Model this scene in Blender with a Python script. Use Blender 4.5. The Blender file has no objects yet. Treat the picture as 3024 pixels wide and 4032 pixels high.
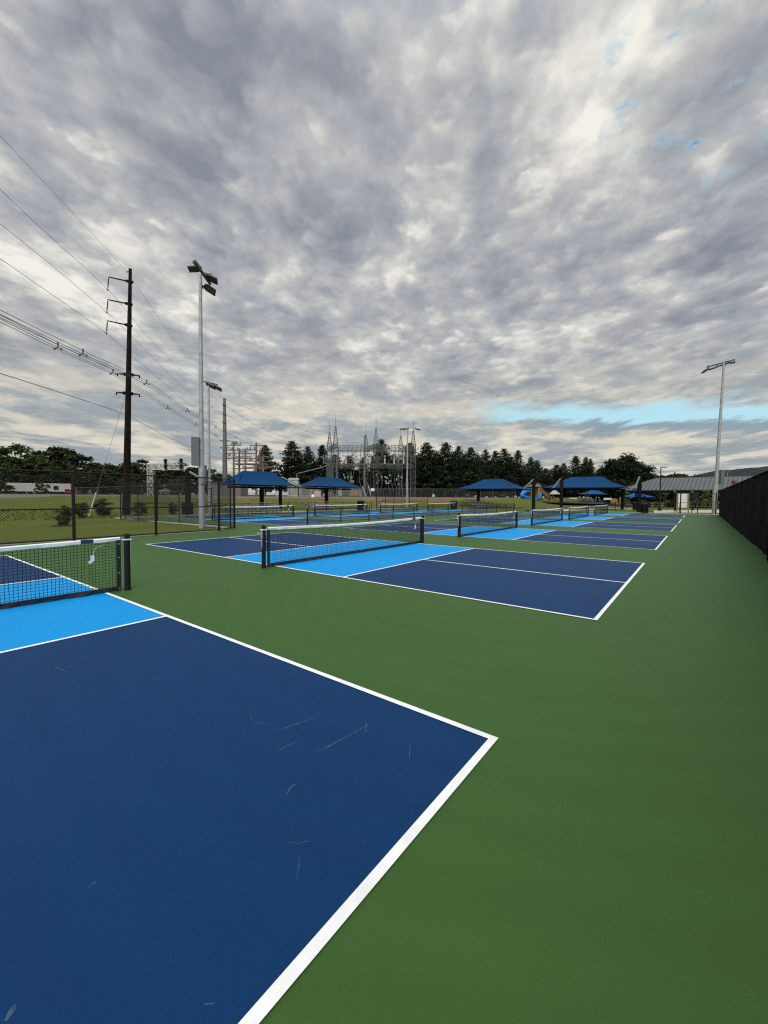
import bpy, math, random
from mathutils import Vector, Matrix
S = bpy.context.scene
COL = S.collection
R = random.Random(7)
V = Vector
# ------------------------------------------------------------------ camera
CAM = V((1.0274, 3.4610, 1.6232)); YAW, PITCH, ROLL, FPX = -0.6505, -0.0374, 0.0068, 1629.67
_f = V((math.sin(YAW)*math.cos(PITCH), math.cos(YAW)*math.cos(PITCH), math.sin(PITCH)))
_r0 = V((math.cos(YAW), -math.sin(YAW), 0)); _u0 = _r0.cross(_f)
_r = math.cos(ROLL)*_r0 + math.sin(ROLL)*_u0
_u = -math.sin(ROLL)*_r0 + math.cos(ROLL)*_u0
cam = bpy.data.cameras.new('camera'); cam.sensor_fit = 'VERTICAL'; cam.sensor_height = 24
cam.lens = FPX/4032*24; cam.clip_start = 0.05; cam.clip_end = 20000
co = bpy.data.objects.new('camera', cam); COL.objects.link(co)
m = Matrix((_r, _u, -_f)).transposed().to_4x4(); m.translation = CAM; co.matrix_world = m
S.camera = co

def ray(u, v): return _f + _r*((u-1512)/FPX) - _u*((v-2016)/FPX)
def AT(u, v, d): return CAM + ray(u, v)*d            # surveyed point at distance d along the view axis
def G(u, v, z=0.0):
    q = ray(u, v); return CAM + q*((z-CAM.z)/q.z)
def XY(u, d): p = AT(u, 1955, d); return V((p.x, p.y, 0))
def ZV(u, v, P):                                      # height of a sight line above a plan point
    q = ray(u, v); t = ((P.x-CAM.x)*q.x+(P.y-CAM.y)*q.y)/(q.x**2+q.y**2); return CAM.z+q.z*t
def sm(a, b, x):
    t = max(0, min(1, (x-a)/(b-a))); return t*t*(3-2*t)
def edge(y): return -35.0-6.0*sm(14, 26, y)*sm(60, 46, y) if y < 52 else min(-21.0, -35.0-6.0*sm(60, 46, y)+(y-52)*0.62)
def terr(x, y):
    far = math.hypot(x-1, y-3)
    z = 1.46*sm(0, 9, edge(y)-x)
    zl = .95*sm(0, 38, edge(y)-x)+.51*sm(53, 55, edge(y)-x)
    if y < 14: z = zl
    elif y < 30:
        k = sm(14, 30, y); z = (1-k)*zl+k*z
    return z - 0.03

# ------------------------------------------------------------------ materials
MATS = {}
def mat(name, c, rough=0.7, var=0.12, scale=6.0, metal=0.0, bump=0.0, bscale=None, spec=0.5, rnd=0.0, c2=None, detail=4):
    if name in MATS: return MATS[name]
    mt = bpy.data.materials.new(name); mt.use_nodes = True; N = mt.node_tree.nodes; L = mt.node_tree.links
    b = N['Principled BSDF']; b.inputs['Roughness'].default_value = rough; b.inputs['Metallic'].default_value = metal
    b.inputs['Specular IOR Level'].default_value = spec
    tc = N.new('ShaderNodeTexCoord'); nz = N.new('ShaderNodeTexNoise'); nz.inputs['Scale'].default_value = scale
    nz.inputs['Detail'].default_value = detail; nz.inputs['Roughness'].default_value = 0.6
    L.new(tc.outputs['Object'], nz.inputs['Vector'])
    rp = N.new('ShaderNodeValToRGB'); rp.color_ramp.elements[0].position = 0.3; rp.color_ramp.elements[1].position = 0.7
    lo = [x*(1-var) for x in c]; hi = [min(1, x*(1+var)) for x in (c2 or c)]
    rp.color_ramp.elements[0].color = (*lo, 1); rp.color_ramp.elements[1].color = (*hi, 1)
    L.new(nz.outputs['Fac'], rp.inputs['Fac']); out = rp.outputs['Color']
    if rnd:
        oi = N.new('ShaderNodeObjectInfo'); hs = N.new('ShaderNodeHueSaturation'); mr = N.new('ShaderNodeMapRange')
        mr.inputs['To Min'].default_value = 1-rnd; mr.inputs['To Max'].default_value = 1+rnd
        L.new(oi.outputs['Random'], mr.inputs['Value']); L.new(mr.outputs['Result'], hs.inputs['Value']); L.new(out, hs.inputs['Color']); out = hs.outputs['Color']
    L.new(out, b.inputs['Base Color'])
    if bump:
        n2 = N.new('ShaderNodeTexNoise'); n2.inputs['Scale'].default_value = bscale or scale*8; n2.inputs['Detail'].default_value = 3
        L.new(tc.outputs['Object'], n2.inputs['Vector']); bp = N.new('ShaderNodeBump'); bp.inputs['Strength'].default_value = bump; bp.inputs['Distance'].default_value = 0.01
        L.new(n2.outputs['Fac'], bp.inputs['Height']); L.new(bp.outputs['Normal'], b.inputs['Normal'])
    MATS[name] = mt; return mt

def court_mat(name, c, rough, arcs, light=None):
    """acrylic court paint: fine grit, broad uneven tone and faint squeegee arcs left from laying it"""
    mt = mat(name, c, rough, 0.05, 0.6, bump=0.25, bscale=260, spec=0.14, detail=6)
    N = mt.node_tree.nodes; L = mt.node_tree.links; b = N['Principled BSDF']
    src = b.inputs['Base Color'].links[0].from_socket
    tc = N.new('ShaderNodeTexCoord'); mp = N.new('ShaderNodeMapping'); mp.inputs['Location'].default_value = (1.6, -10.5, 0)
    L.new(tc.outputs['Object'], mp.inputs['Vector'])
    w = N.new('ShaderNodeTexWave'); w.wave_type = 'RINGS'; w.rings_direction = 'Z'; w.inputs['Scale'].default_value = 0.8
    w.inputs['Distortion'].default_value = 3.0; w.inputs['Detail'].default_value = 3; w.inputs['Detail Scale'].default_value = 0.6
    L.new(mp.outputs['Vector'], w.inputs['Vector'])
    g = N.new('ShaderNodeTexNoise'); g.inputs['Scale'].default_value = 110; g.inputs['Detail'].default_value = 4; L.new(tc.outputs['Object'], g.inputs['Vector'])
    a = N.new('ShaderNodeMath'); a.operation = 'MULTIPLY_ADD'; a.inputs[1].default_value = arcs; a.inputs[2].default_value = 1-arcs*0.5-0.2
    L.new(w.outputs['Fac'], a.inputs[0])
    a2 = N.new('ShaderNodeMath'); a2.operation = 'MULTIPLY_ADD'; a2.inputs[1].default_value = 0.4; L.new(g.outputs['Fac'], a2.inputs[0]); L.new(a.outputs[0], a2.inputs[2])
    hs = N.new('ShaderNodeHueSaturation'); L.new(a2.outputs[0], hs.inputs['Value']); L.new(src, hs.inputs['Color']); L.new(hs.outputs['Color'], b.inputs['Base Color'])
    return mt

M_green = court_mat('green_acrylic', (0.0415, 0.100, 0.0225), 0.55, 0.05)
M_navy = court_mat('navy_acrylic', (0.0006, 0.031, 0.108), 0.55, 0.05)
M_sky = court_mat('light_blue_acrylic', (0.0004, 0.265, 0.65), 0.55, 0.03)
M_line = mat('white_line_paint', (0.80, 0.805, 0.80), 0.7, 0.10, 5, bump=0.2, bscale=200)
M_black = mat('black_powder_coat', (0.006, 0.006, 0.007), 0.5, 0.2, 3, spec=0.35)
M_blackmatte = mat('black_cord', (0.008, 0.008, 0.009), 0.9, 0.2, 8, spec=0.2)
M_wscreen = mat('black_windscreen', (0.002, 0.002, 0.0025), 0.9, 0.3, 1.6, bump=0.7, bscale=4, spec=0.06, c2=(0.004, 0.004, 0.0045))
M_wpost = mat('dull_black_fence_post', (0.003, 0.003, 0.0035), 0.95, 0.2, 3, spec=0.05)
M_band = mat('black_vinyl_band', (0.012, 0.012, 0.014), 0.6, 0.4, 6, bump=0.4, bscale=12)
M_tape = mat('white_vinyl_tape', (0.80, 0.81, 0.83), 0.55, 0.06, 4, bump=0.5, bscale=14)
M_white = mat('white_paint', (0.75, 0.75, 0.74), 0.55, 0.06, 2)
M_galv = mat('galvanized_steel', (0.36, 0.37, 0.38), 0.55, 0.25, 3, metal=0.35, bump=0.1)
M_galvd = mat('weathered_galvanized_steel', (0.12, 0.125, 0.125), 0.6, 0.3, 2, metal=0.2)
M_fencegrey = mat('dull_grey_wire', (0.13, 0.135, 0.13), 0.6, 0.2, 2, metal=0.3)
M_cabinet = mat('grey_cabinet_paint', (0.12, 0.13, 0.135), 0.5, 0.08, 1.5)
M_lamp = mat('dark_luminaire', (0.030, 0.032, 0.030), 0.5, 0.2, 4)
M_lens = mat('luminaire_lens', (0.07, 0.07, 0.06), 0.3, 0.1, 9)
M_rust = mat('dark_weathering_steel', (0.006, 0.004, 0.003), 0.85, 0.5, 1.2, c2=(0.012, 0.006, 0.004), bump=0.2, spec=0.15)
M_wire = mat('aluminium_wire', (0.09, 0.09, 0.10), 0.6, 0.1, 1)
M_canvas = mat('blue_shade_fabric', (0.0015, 0.043, 0.125), 0.85, 0.12, 0.7, bump=0.15, bscale=3, spec=0.15)
M_canvas2 = mat('bright_blue_shade_fabric', (0.003, 0.085, 0.25), 0.85, 0.12, 0.7, spec=0.15)
M_post = mat('dark_bronze_post', (0.004, 0.0038, 0.0038), 0.7, 0.2, 2, spec=0.15)
M_strut = mat('pale_grey_panel', (0.22, 0.23, 0.23), 0.6, 0.1, 2)
M_conc = mat('pale_concrete', (0.42, 0.39, 0.35), 0.9, 0.12, 1.3, bump=0.2)
M_alu = mat('bleacher_aluminium', (0.30, 0.31, 0.32), 0.5, 0.15, 2, metal=0.4)
M_wood = mat('weathered_wood_pole', (0.10, 0.062, 0.045), 0.85, 0.45, 1.4, c2=(0.17, 0.14, 0.12))
M_lumber = mat('yellow_lumber', (0.20, 0.16, 0.075), 0.8, 0.2, 4)
M_pine = mat('pine_needles', (0.0085, 0.016, 0.0065), 0.7, 0.45, 0.5, spec=0.12, rnd=0.35, c2=(0.017, 0.030, 0.011))
M_leaf = mat('broad_leaves', (0.014, 0.026, 0.0075), 0.65, 0.5, 0.45, spec=0.15, rnd=0.4, c2=(0.034, 0.052, 0.012))
M_sapleaf = mat('young_leaves', (0.09, 0.12, 0.03), 0.65, 0.35, 1.5, spec=0.25, rnd=0.25)
M_fall = mat('browning_leaves', (0.06, 0.05, 0.012), 0.65, 0.5, 0.5, spec=0.25)
M_weed = mat('weed_leaves', (0.030, 0.050, 0.012), 0.7, 0.4, 0.6, spec=0.2)
M_bark = mat('bark', (0.05, 0.038, 0.028), 0.9, 0.4, 3)
M_block = mat('grey_block_wall', (0.14, 0.14, 0.14), 0.9, 0.15, 2)
M_seam = mat('shaded_roof_seam', (0.035, 0.042, 0.044), .6, .1, 1)  # darker copy of the roof grey: shading along the ribs put into colour
M_roofm = mat('grey_metal_roof', (0.082, 0.098, 0.100), 0.5, 0.08, 0.6, spec=0.4)
M_dark = mat('dark_window', (0.006, 0.007, 0.008), 0.3, 0.1, 2)
M_red = mat('red_paint', (0.22, 0.022, 0.012), 0.5, 0.15, 2)
M_yellow = mat('yellow_plastic', (0.30, 0.16, 0.014), 0.5, 0.12, 2)
M_slide = mat('blue_plastic', (0.005, 0.15, 0.50), 0.4, 0.12, 2)
M_pink = mat('pale_pink_board', (0.42, 0.32, 0.28), 0.8, 0.08, 2)
M_stone = mat('ballast_stone', (0.14, 0.125, 0.115), 0.95, 0.35, 3, bump=0.5, bscale=8)
M_gravel = mat('tan_gravel', (0.17, 0.125, 0.10), 0.95, 0.3, 2)
M_rail = mat('rusty_rail', (0.035, 0.022, 0.018), 0.7, 0.2, 3)
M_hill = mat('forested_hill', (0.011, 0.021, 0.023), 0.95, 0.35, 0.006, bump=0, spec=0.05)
M_teal = mat('teal_label', (0.01, 0.05, 0.09), 0.5, 0.1, 5)
M_tan = mat('tan_wall', (0.30, 0.25, 0.18), 0.85, 0.1, 2)
M_grime = mat('off_white_wall', (0.42, 0.42, 0.40), 0.85, 0.12, 1)

# scuffs: pale rubbed-through paint
M_scuff = mat('scuffed_paint', (0.16, 0.21, 0.26), 0.8, 0.3, 40)
nt = M_scuff.node_tree; bs = nt.nodes['Principled BSDF']; tcn = nt.nodes.new('ShaderNodeTexCoord'); nzz = nt.nodes.new('ShaderNodeTexNoise')
nzz.inputs['Scale'].default_value = 25; nt.links.new(tcn.outputs['Object'], nzz.inputs['Vector']); mrr = nt.nodes.new('ShaderNodeMapRange')
mrr.inputs['From Min'].default_value = 0.35; mrr.inputs['From Max'].default_value = 0.75; mrr.inputs['To Min'].default_value = 0.08; mrr.inputs['To Max'].default_value = 0.38
nt.links.new(nzz.outputs['Fac'], mrr.inputs['Value']); nt.links.new(mrr.outputs['Result'], bs.inputs['Alpha'])

def grass_mat():
    mt = bpy.data.materials.new('grass_and_clay'); mt.use_nodes = True; N = mt.node_tree.nodes; L = mt.node_tree.links; b = N['Principled BSDF']
    b.inputs['Roughness'].default_value = 0.95; b.inputs['Specular IOR Level'].default_value = 0.1
    tc = N.new('ShaderNodeTexCoord')
    def noise(s, d=5, r=0.6):
        n = N.new('ShaderNodeTexNoise'); n.inputs['Scale'].default_value = s; n.inputs['Detail'].default_value = d; n.inputs['Roughness'].default_value = r
        L.new(tc.outputs['Object'], n.inputs['Vector']); return n.outputs['Fac']
    def ramp(f, a, b_, p0=0.35, p1=0.65):
        r = N.new('ShaderNodeValToRGB'); r.color_ramp.elements[0].position = p0; r.color_ramp.elements[1].position = p1
        r.color_ramp.elements[0].color = (*a, 1); r.color_ramp.elements[1].color = (*b_, 1); L.new(f, r.inputs['Fac']); return r.outputs['Color']
    def mix(f, a, b_):
        x = N.new('ShaderNodeMix'); x.data_type = 'RGBA'; L.new(f, x.inputs[0]); L.new(a, x.inputs[6]); L.new(b_, x.inputs[7]); return x.outputs[2]
    g1 = ramp(noise(0.35), (0.066, 0.102, 0.014), (0.118, 0.128, 0.026))
    g2 = ramp(noise(9, 6, 0.75), (0.044, 0.068, 0.010), (0.138, 0.142, 0.036), 0.3, 0.72)
    x = N.new('ShaderNodeMix'); x.data_type = 'RGBA'; x.inputs[0].default_value = 0.5; L.new(g1, x.inputs[6]); L.new(g2, x.inputs[7]); g = x.outputs[2]
    clay = ramp(noise(1.2), (0.13, 0.055, 0.026), (0.21, 0.125, 0.065))
    sp = N.new('ShaderNodeSeparateXYZ'); L.new(tc.outputs['Object'], sp.inputs[0])
    def mr(v, a, b_, c=0, d=1):
        q = N.new('ShaderNodeMapRange'); q.interpolation_type = 'SMOOTHSTEP'
        for k, val in zip(('From Min', 'From Max', 'To Min', 'To Max'), (a, b_, c, d)): q.inputs[k].default_value = val
        L.new(v, q.inputs['Value']); return q.outputs['Result']
    def mul(a, b_):
        q = N.new('ShaderNodeMath'); q.operation = 'MULTIPLY'; L.new(a, q.inputs[0]); L.new(b_, q.inputs[1]); return q.outputs[0]
    zz = mr(sp.outputs['Z'], 0.35, 1.1); n = mr(noise(0.16, 4), 0.44, 0.58); yy = mr(sp.outputs['Y'], 22, 34)
    yf = mr(sp.outputs['Y'], 60, 78, 1, 0)
    f = mul(mul(mul(zz, n), yy), yf)
    fl = mul(mul(mr(sp.outputs['Z'], 1.15, 1.40), mr(sp.outputs['Y'], 24, 38)), mr(sp.outputs['Y'], 60, 100, 1, 0))
    gc = ramp(noise(1.0), (0.14, 0.105, 0.085), (0.22, 0.17, 0.14))
    L.new(mix(fl, mix(f, g, clay), gc), b.inputs['Base Color'])
    bp = N.new('ShaderNodeBump'); bp.inputs['Strength'].default_value = 0.8; bp.inputs['Distance'].default_value = 0.05; L.new(noise(14, 4), bp.inputs['Height']); L.new(bp.outputs['Normal'], b.inputs['Normal'])
    return mt
M_grass = grass_mat()

# ------------------------------------------------------------------ mesh builder
class MB:
    def __init__(s): s.v = []; s.f = []
    def add(s, vs, fs):
        k = len(s.v); s.v += [tuple(x) for x in vs]; s.f += [tuple(i+k for i in f) for f in fs]
    def box(s, c, d, rz=0, M=None):
        x, y, z = d[0]/2, d[1]/2, d[2]/2
        P = [V((a, b, e)) for e in (-z, z) for a, b in ((-x, -y), (x, -y), (x, y), (-x, y))]
        M = M or Matrix.Rotation(rz, 3, 'Z'); c = V(c)
        s.add([c+M@p for p in P], [(3, 2, 1, 0), (4, 5, 6, 7), (0, 1, 5, 4), (1, 2, 6, 5), (2, 3, 7, 6), (3, 0, 4, 7)]); return s
    def tube(s, pts, r, n=6, cap=True):
        pts = [V(p) for p in pts]; rs = r if isinstance(r, (list, tuple)) else [r]*len(pts); k0 = len(s.v); ring = []
        for i, p in enumerate(pts):
            d = (pts[min(i+1, len(pts)-1)]-pts[max(i-1, 0)]).normalized()
            a = V((0, 0, 1)) if abs(d.z) < 0.95 else V((1, 0, 0)); e1 = d.cross(a).normalized(); e2 = d.cross(e1)
            for j in range(n):
                t = 2*math.pi*j/n; s.v.append(tuple(p+(e1*math.cos(t)+e2*math.sin(t))*rs[i]))
        for i in range(len(pts)-1):
            for j in range(n):
                a = k0+i*n+j; b = k0+i*n+(j+1) % n; s.f.append((a, b, b+n, a+n))
        if cap: s.f.append(tuple(k0+j for j in range(n))[::-1]); s.f.append(tuple(k0+(len(pts)-1)*n+j for j in range(n)))
        return s
    def bar(s, a, b, w, h=None):
        a, b = V(a), V(b); h = h or w; d = b-a; L = d.length; d.normalize(); up = V((0, 0, 1)) if abs(d.z) < 0.95 else V((1, 0, 0))
        e1 = d.cross(up).normalized(); e2 = e1.cross(d)
        return s.box((a+b)/2, (L, w, h), M=Matrix((d, e1, e2)).transposed())
    def quad(s, a, b, c, d): s.add([a, b, c, d], [(0, 1, 2, 3)]); return s
    def slab(s, poly, t):
        n = len(poly); P = [V(p) for p in poly]; s.add(P+[p-V((0, 0, t)) for p in P], [tuple(range(n)), tuple(range(2*n-1, n-1, -1))]+[(i, i+n, (i+1) % n+n, (i+1) % n) for i in range(n)]); return s
    def leaf(s, c, size, rnd, flat=0.0):
        n = V((rnd.gauss(0, 1), rnd.gauss(0, 1), rnd.gauss(0, 1)+flat*2)).normalized(); a = n.orthogonal().normalized()
        a = Matrix.Rotation(rnd.uniform(0, 6.28), 3, n)@a; b = n.cross(a); l, w = size*rnd.uniform(.6, 1.25), size*rnd.uniform(.3, .6)
        c = V(c); s.add([c-a*l*.5, c+b*w*.5, c+a*l*.5, c-b*w*.5], [(0, 1, 2, 3)]); return s
    def build(s, name, m, parent=None, loc=None, smooth=False):
        me = bpy.data.meshes.new(name); me.from_pydata(s.v, [], s.f); me.update()
        me.materials.append(m); o = bpy.data.objects.new(name, me); COL.objects.link(o)
        if parent: o.parent = parent
        if loc is not None: o.location = loc
        if smooth:
            for p in me.polygons: p.use_smooth = True
        return o
def tag(o, label, cat, group=None, kind=None):
    o['label'] = label; o['category'] = cat
    if group: o['group'] = group
    if kind: o['kind'] = kind
    return o
def thing(name, label, cat, loc=(0, 0, 0), rz=0, group=None):
    o = bpy.data.objects.new(name, None); COL.objects.link(o); o.location = loc; o.rotation_euler.z = rz; o.empty_display_size = .2
    return tag(o, label, cat, group)
def setting(o): o['kind'] = 'structure'; return o
def copy_tree(o, parent=None):
    kids = list(o.children); c = o.copy(); COL.objects.link(c); c.parent = parent
    for k in kids: copy_tree(k, c)
    return c

# ------------------------------------------------------------------ ground
def ground():
    xs = [-6000, -2500, -1000, -500, -300, -220]+[-180+2*i for i in range(120)]+[70, 90, 130, 200, 400, 1000, 2500, 6000]
    ys = [-6000, -2500, -800, -300, -120, -70]+[-50+2*i for i in range(110)]+[180, 220, 300, 500, 1000, 2500, 6000]
    b = MB(); r = random.Random(3)
    for y in ys:
        for x in xs:
            z = terr(x, y) if abs(x) < 400 and abs(y) < 400 else (1.4 if x < -300 or y > 300 else -0.03)
            if x < -300 or (y > 250): z = 1.43 if x < -40 else -0.03
            if z > 0.1: z += r.uniform(-.04, .04)
            b.v.append((x, y, z))
    n = len(xs)
    for j in range(len(ys)-1):
        for i in range(n-1): b.f.append((j*n+i, j*n+i+1, j*n+n+i+1, j*n+n+i))
    return setting(b.build('ground', M_grass, smooth=True))
ground()
b = MB(); b.slab([(-16.45, -9, 0), (2.75, -9, 0), (2.75, 57.2, 0), (-16.45, 57.2, 0)], .12)
b.slab([(-31.3, 15.1, 0), (-17.5, 15.1, 0), (-16.45, 14.0, 0), (-16.45, 53.6, 0), (-31.3, 52.0, 0)][::1], .12)
setting(b.build('court_surface', M_green))
b = MB()
for a, c in (((-16.52, -9), (-16.52, 13.95)), ((-16.52, 13.95), (-17.6, 15.25)), ((-17.6, 15.2), (-30.9, 15.0)), ((-31.4, 15.6), (-31.4, 52.2)), ((2.8, 57.35), (-16.4, 57.35))):
    b.bar((*a, 0.02), (*c, 0.02), .22, .06)
setting(b.build('kerb', M_conc))

def flat(b, x0, y0, x1, y1, z): b.quad((x0, y0, z), (x1, y0, z), (x1, y1, z), (x0, y1, z))
LW = .0508; CW = 13.41; CH = 6.10; HX = CW/2
def court(x1, y0, name_label):
    t = bpy.data.objects.new('pickleball_court', None); COL.objects.link(t); t.location = (x1, y0, 0); tag(t, name_label, 'court', 'pickleball courts', 'structure')
    b = MB(); flat(b, -CW+.03, .03, -HX-2.13, CH-.03, .004); flat(b, -HX+2.13, .03, -.03, CH-.03, .004); b.build('playing_area', M_navy, t)
    b = MB(); flat(b, -HX-2.13, .03, -HX+2.13, CH-.03, .0042); b.build('kitchen_area', M_sky, t)
    b = MB(); z = .0085
    flat(b, -CW, 0, 0, LW, z); flat(b, -CW, CH-LW, 0, CH, z)
    for x in (-CW, -LW, -HX-2.134, -HX+2.134-LW): flat(b, x, LW, x+LW, CH-LW, z)
    flat(b, -CW+LW, CH/2-LW/2, -HX-2.134, CH/2+LW/2, z); flat(b, -HX+2.134, CH/2-LW/2, -LW, CH/2+LW/2, z)
    b.build('court_line', M_line, t)
    return t
YA = [0, 9.481, 18.948, 28.135, 36.844, 46.394]; YB = [18.2, 27.05, 35.75, 44.75]
ordn = ['nearest', 'second', 'third', 'fourth', 'fifth', 'sixth']
C1 = None
for i, y in enumerate(YA):
    t = court(0, y, f'navy and light blue court, {ordn[i]} from the viewer beside the black windscreen'); C1 = C1 or t
for i, y in enumerate(YB): court(-17.1, y, f'navy and light blue court, {ordn[i]} along the far row beyond the low black fence')
# scuffs on the nearest court
b = MB()
def scuff(pts, w):
    P = [G(800+x/1.659, 2700+y/1.659, .0065) for x, y in pts]; n = len(P)
    for i in range(n-1):
        d = (P[i+1]-P[i]).normalized(); q = V((-d.y, d.x, 0)); w0 = w*(.35+.65*math.sin(math.pi*i/(n-1))); w1 = w*(.35+.65*math.sin(math.pi*(i+1)/(n-1)))
        b.quad(P[i]-q*w0, P[i]+q*w0, P[i+1]+q*w1, P[i+1]-q*w1)
for pts, w in (([(475, 295), (560, 268), (650, 235), (765, 198)], .006), ([(745, 432), (820, 395), (900, 350), (980, 310), (1060, 262)], .006), ([(458, 442), (520, 408), (625, 355)], .005),
               ([(1055, 235), (1068, 255), (1062, 300)], .006), ([(310, 145), (305, 180), (325, 225), (380, 245), (500, 248)], .003), ([(795, 132), (830, 98)], .007), ([(830, 98), (890, 25)], .002),
               ([(1352, 380), (1348, 430), (1350, 490)], .003), ([(540, 715), (570, 665), (620, 632)], .006), ([(635, 1100), (625, 1180), (612, 1275)], .003), ([(540, 1020), (620, 1030), (700, 1012)], .004),
               ([(1045, 1027), (1058, 1008)], .005), ([(1110, 750), (1130, 760)], .004), ([(-1290, 2190), (-1250, 2120), (-1230, 2080)], .010), ([(-755, 1325), (-720, 1290), (-700, 1278)], .006),
               ([(-980, 1690), (-850, 1715), (-700, 1720)], .0), ([(-805, 2100), (-790, 2160), (-740, 2210)], .0), ([(5, 2082), (70, 2075)], .006), ([(-550, -245), (-590, -240), (-700, -170)], .0), ([(0, 370), (20, 355)], .006),
               ([(-972, -130), (-935, -108), (-880, -88)], .008)):
    if w: scuff(pts, w)
rs = random.Random(12)
for k in range(5):
    y = rs.uniform(.3, 5.7); x = -rs.uniform(.2, 4.3); a = rs.uniform(0, 6.28); l = rs.uniform(.02, .16); w = rs.uniform(.0015, .004); q = V((x, y+0, .0065)); dv = V((math.cos(a), math.sin(a), 0)); nv = V((-dv.y, dv.x, 0)); cv = rs.uniform(-.3, .3)*l
    P = [q+dv*l*(f-.5)+nv*cv*4*f*(1-f) for f in (0, .25, .5, .75, 1)]
    for i in range(4): b.quad(P[i]-nv*w, P[i]+nv*w, P[i+1]+nv*w, P[i+1]-nv*w)
o = b.build('scuff_mark', M_scuff, C1); o.matrix_parent_inverse = Matrix.Identity(4)

# ------------------------------------------------------------------ nets
def net(loc, label, cell=.048, cr=.0026, near=False, tagm=True):
    L = 6.70; t = thing('pickleball_net', label, 'net', loc, 0, 'pickleball nets')     # posts along +y
    Z = lambda y: .914-.05*math.sin(math.pi*y/L)
    for y in (0, L):
        b = MB(); b.tube([(0, y, 0), (0, y, .02), (0, y, .021), (0, y, .93)], [.062, .060, .048, .046], 14); o = b.build('post', M_black, t, smooth=False)
        MB().tube([(0, y, .93), (0, y, .955), (0, y, .968)], [.047, .044, .02], 14).build('post_cap', M_black, o)
        b = MB(); s = 1 if y == 0 else -1
        b.tube([(.0, y+s*.05, .86), (.0, y+s*.14, .885)], .006, 5); b.tube([(.0, y-s*.05, .86), (.005, y-s*.052, .45)], .005, 5); b.bar((0, y-.055, .865), (0, y+.055, .865), .102, .022)
        b.build('tension_cord', M_tape, o)
    o0 = t.children[0]
    b = MB(); b.box((0, -.058, .74), (.05, .03, .13)); b.tube([(0, -.075, .76), (.0, -.12, .76), (-.05, -.125, .80)], .012, 6); b.build('winch', M_galv, o0)
    y0, y1 = .13, L-.13
    b = MB(); n = max(4, int((y1-y0)/cell)); rr = random.Random(5)
    for i in range(n+1):
        y = y0+(y1-y0)*i/n; b.tube([(0, y, .07), (rr.uniform(-.006, .006), y+rr.uniform(-.008, .008), .45), (0, y, Z(y)-.04)], cr, 4, False)
    k = max(3, int(.82/cell))
    for j in range(k+1):
        f = j/k; b.tube([(0, y0+(y1-y0)*i/24, .06+f*(Z(y0+(y1-y0)*i/24)-.10)) for i in range(25)], cr, 4, False)
    b.build('netting', M_blackmatte, t)
    b = MB(); rr = random.Random(9); pr = []
    N = 60
    for i in range(N+1):
        y = y0-.02+(y1-y0+.04)*i/N; z = Z(y); w = rr.uniform(-.004, .004)
        pr.append([(.012+w, y, z-.058+rr.uniform(-.004, .004)), (.015, y, z-.012), (0, y, z+.004), (-.015, y, z-.012), (-.012+w, y, z-.058)])
    for i in range(N):
        for j in range(4): b.quad(pr[i][j], pr[i+1][j], pr[i+1][j+1], pr[i][j+1])
    b.build('top_tape', M_tape, t)
    b = MB(); N = 50; pr = []
    for i in range(N+1):
        y = y0+(y1-y0)*i/N; w = rr.uniform(-.02, .02); pr.append([(.02+w, y, .012), (.012, y, .085+rr.uniform(-.006, .006)), (-.012, y, .085), (-.01+w, y, .012)])
    for i in range(N):
        for j in range(3): b.quad(pr[i][j], pr[i+1][j], pr[i+1][j+1], pr[i][j+1])
    b.build('bottom_band', M_band, t)
    for y in (y0, y1):
        o = MB().box((0, y, .44), (.02, .062, .86)).build('side_band', M_band, t)
        if near:
            for z in (.05, .31, .57, .80): MB().tube([(.008, y, z), (.016, y, z)], .012, 8).build('grommet', M_galv, o)
    MB().box((0, L-.86+.28, Z(L-.6)-.027), (.034, .17, .062)).build('teal_label', M_teal, t)
    b = MB(); y = L-.5; b.tube([(.016, y+.14, .79), (.03, y+.03, .77), (.03, y, .70), (.028, y-.01, .62)], .0022, 5); b.box((.028, y-.015, .60), (.012, .05, .09)); b.box((.028, y-.045, .545), (.01, .05, .04), M=Matrix.Rotation(.5, 3, 'X'))
    b.build('hanging_tag', M_tape, t)
    return t
for i, y in enumerate(YA):
    net((-HX, y-.30, 0), f'black net with white top tape across the {ordn[i]} court beside the windscreen', .048 if i < 2 else (.055 if i < 3 else .07), .0030 if i < 2 else .0032, i == 0)
for i, y in enumerate(YB):
    net((-17.1-HX, y-.30, 0), f'distant black net with white tape across the {ordn[i]} court of the far row', .075, .0034)

# ------------------------------------------------------------------ chain link fences
def chain(b, a, c, z0, z1, pitch, r):
    a, c = V((*a[:2], 0)), V((*c[:2], 0)); d = c-a; L = d.length; d.normalize(); H = z1-z0; q = pitch; off = V((-d.y, d.x, 0))*r
    k = int((L+H)/q)+1; zs = 1.0
    for i in range(k+1):
        for sg in (1, -1):
            u0 = i*q-H if sg > 0 else i*q; u1 = u0+sg*H
            za, zb = z0, z1
            if sg > 0:
                if u0 < 0: za = z0-u0; u0 = 0
                if u1 > L: zb = z1-(u1-L); u1 = L
                if u0 >= L or u1 <= 0: continue
            else:
                if u0 > L: za = z0+(u0-L); u0 = L
                if u1 < 0: zb = z1+u1; u1 = 0
                if u1 >= L or u0 <= 0: continue
            if zb-za < .02: continue
            b.tube([a+d*u0+off*sg+V((0, 0, za)), a+d*u1+off*sg+V((0, 0, zb))], r, 3, False)
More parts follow.
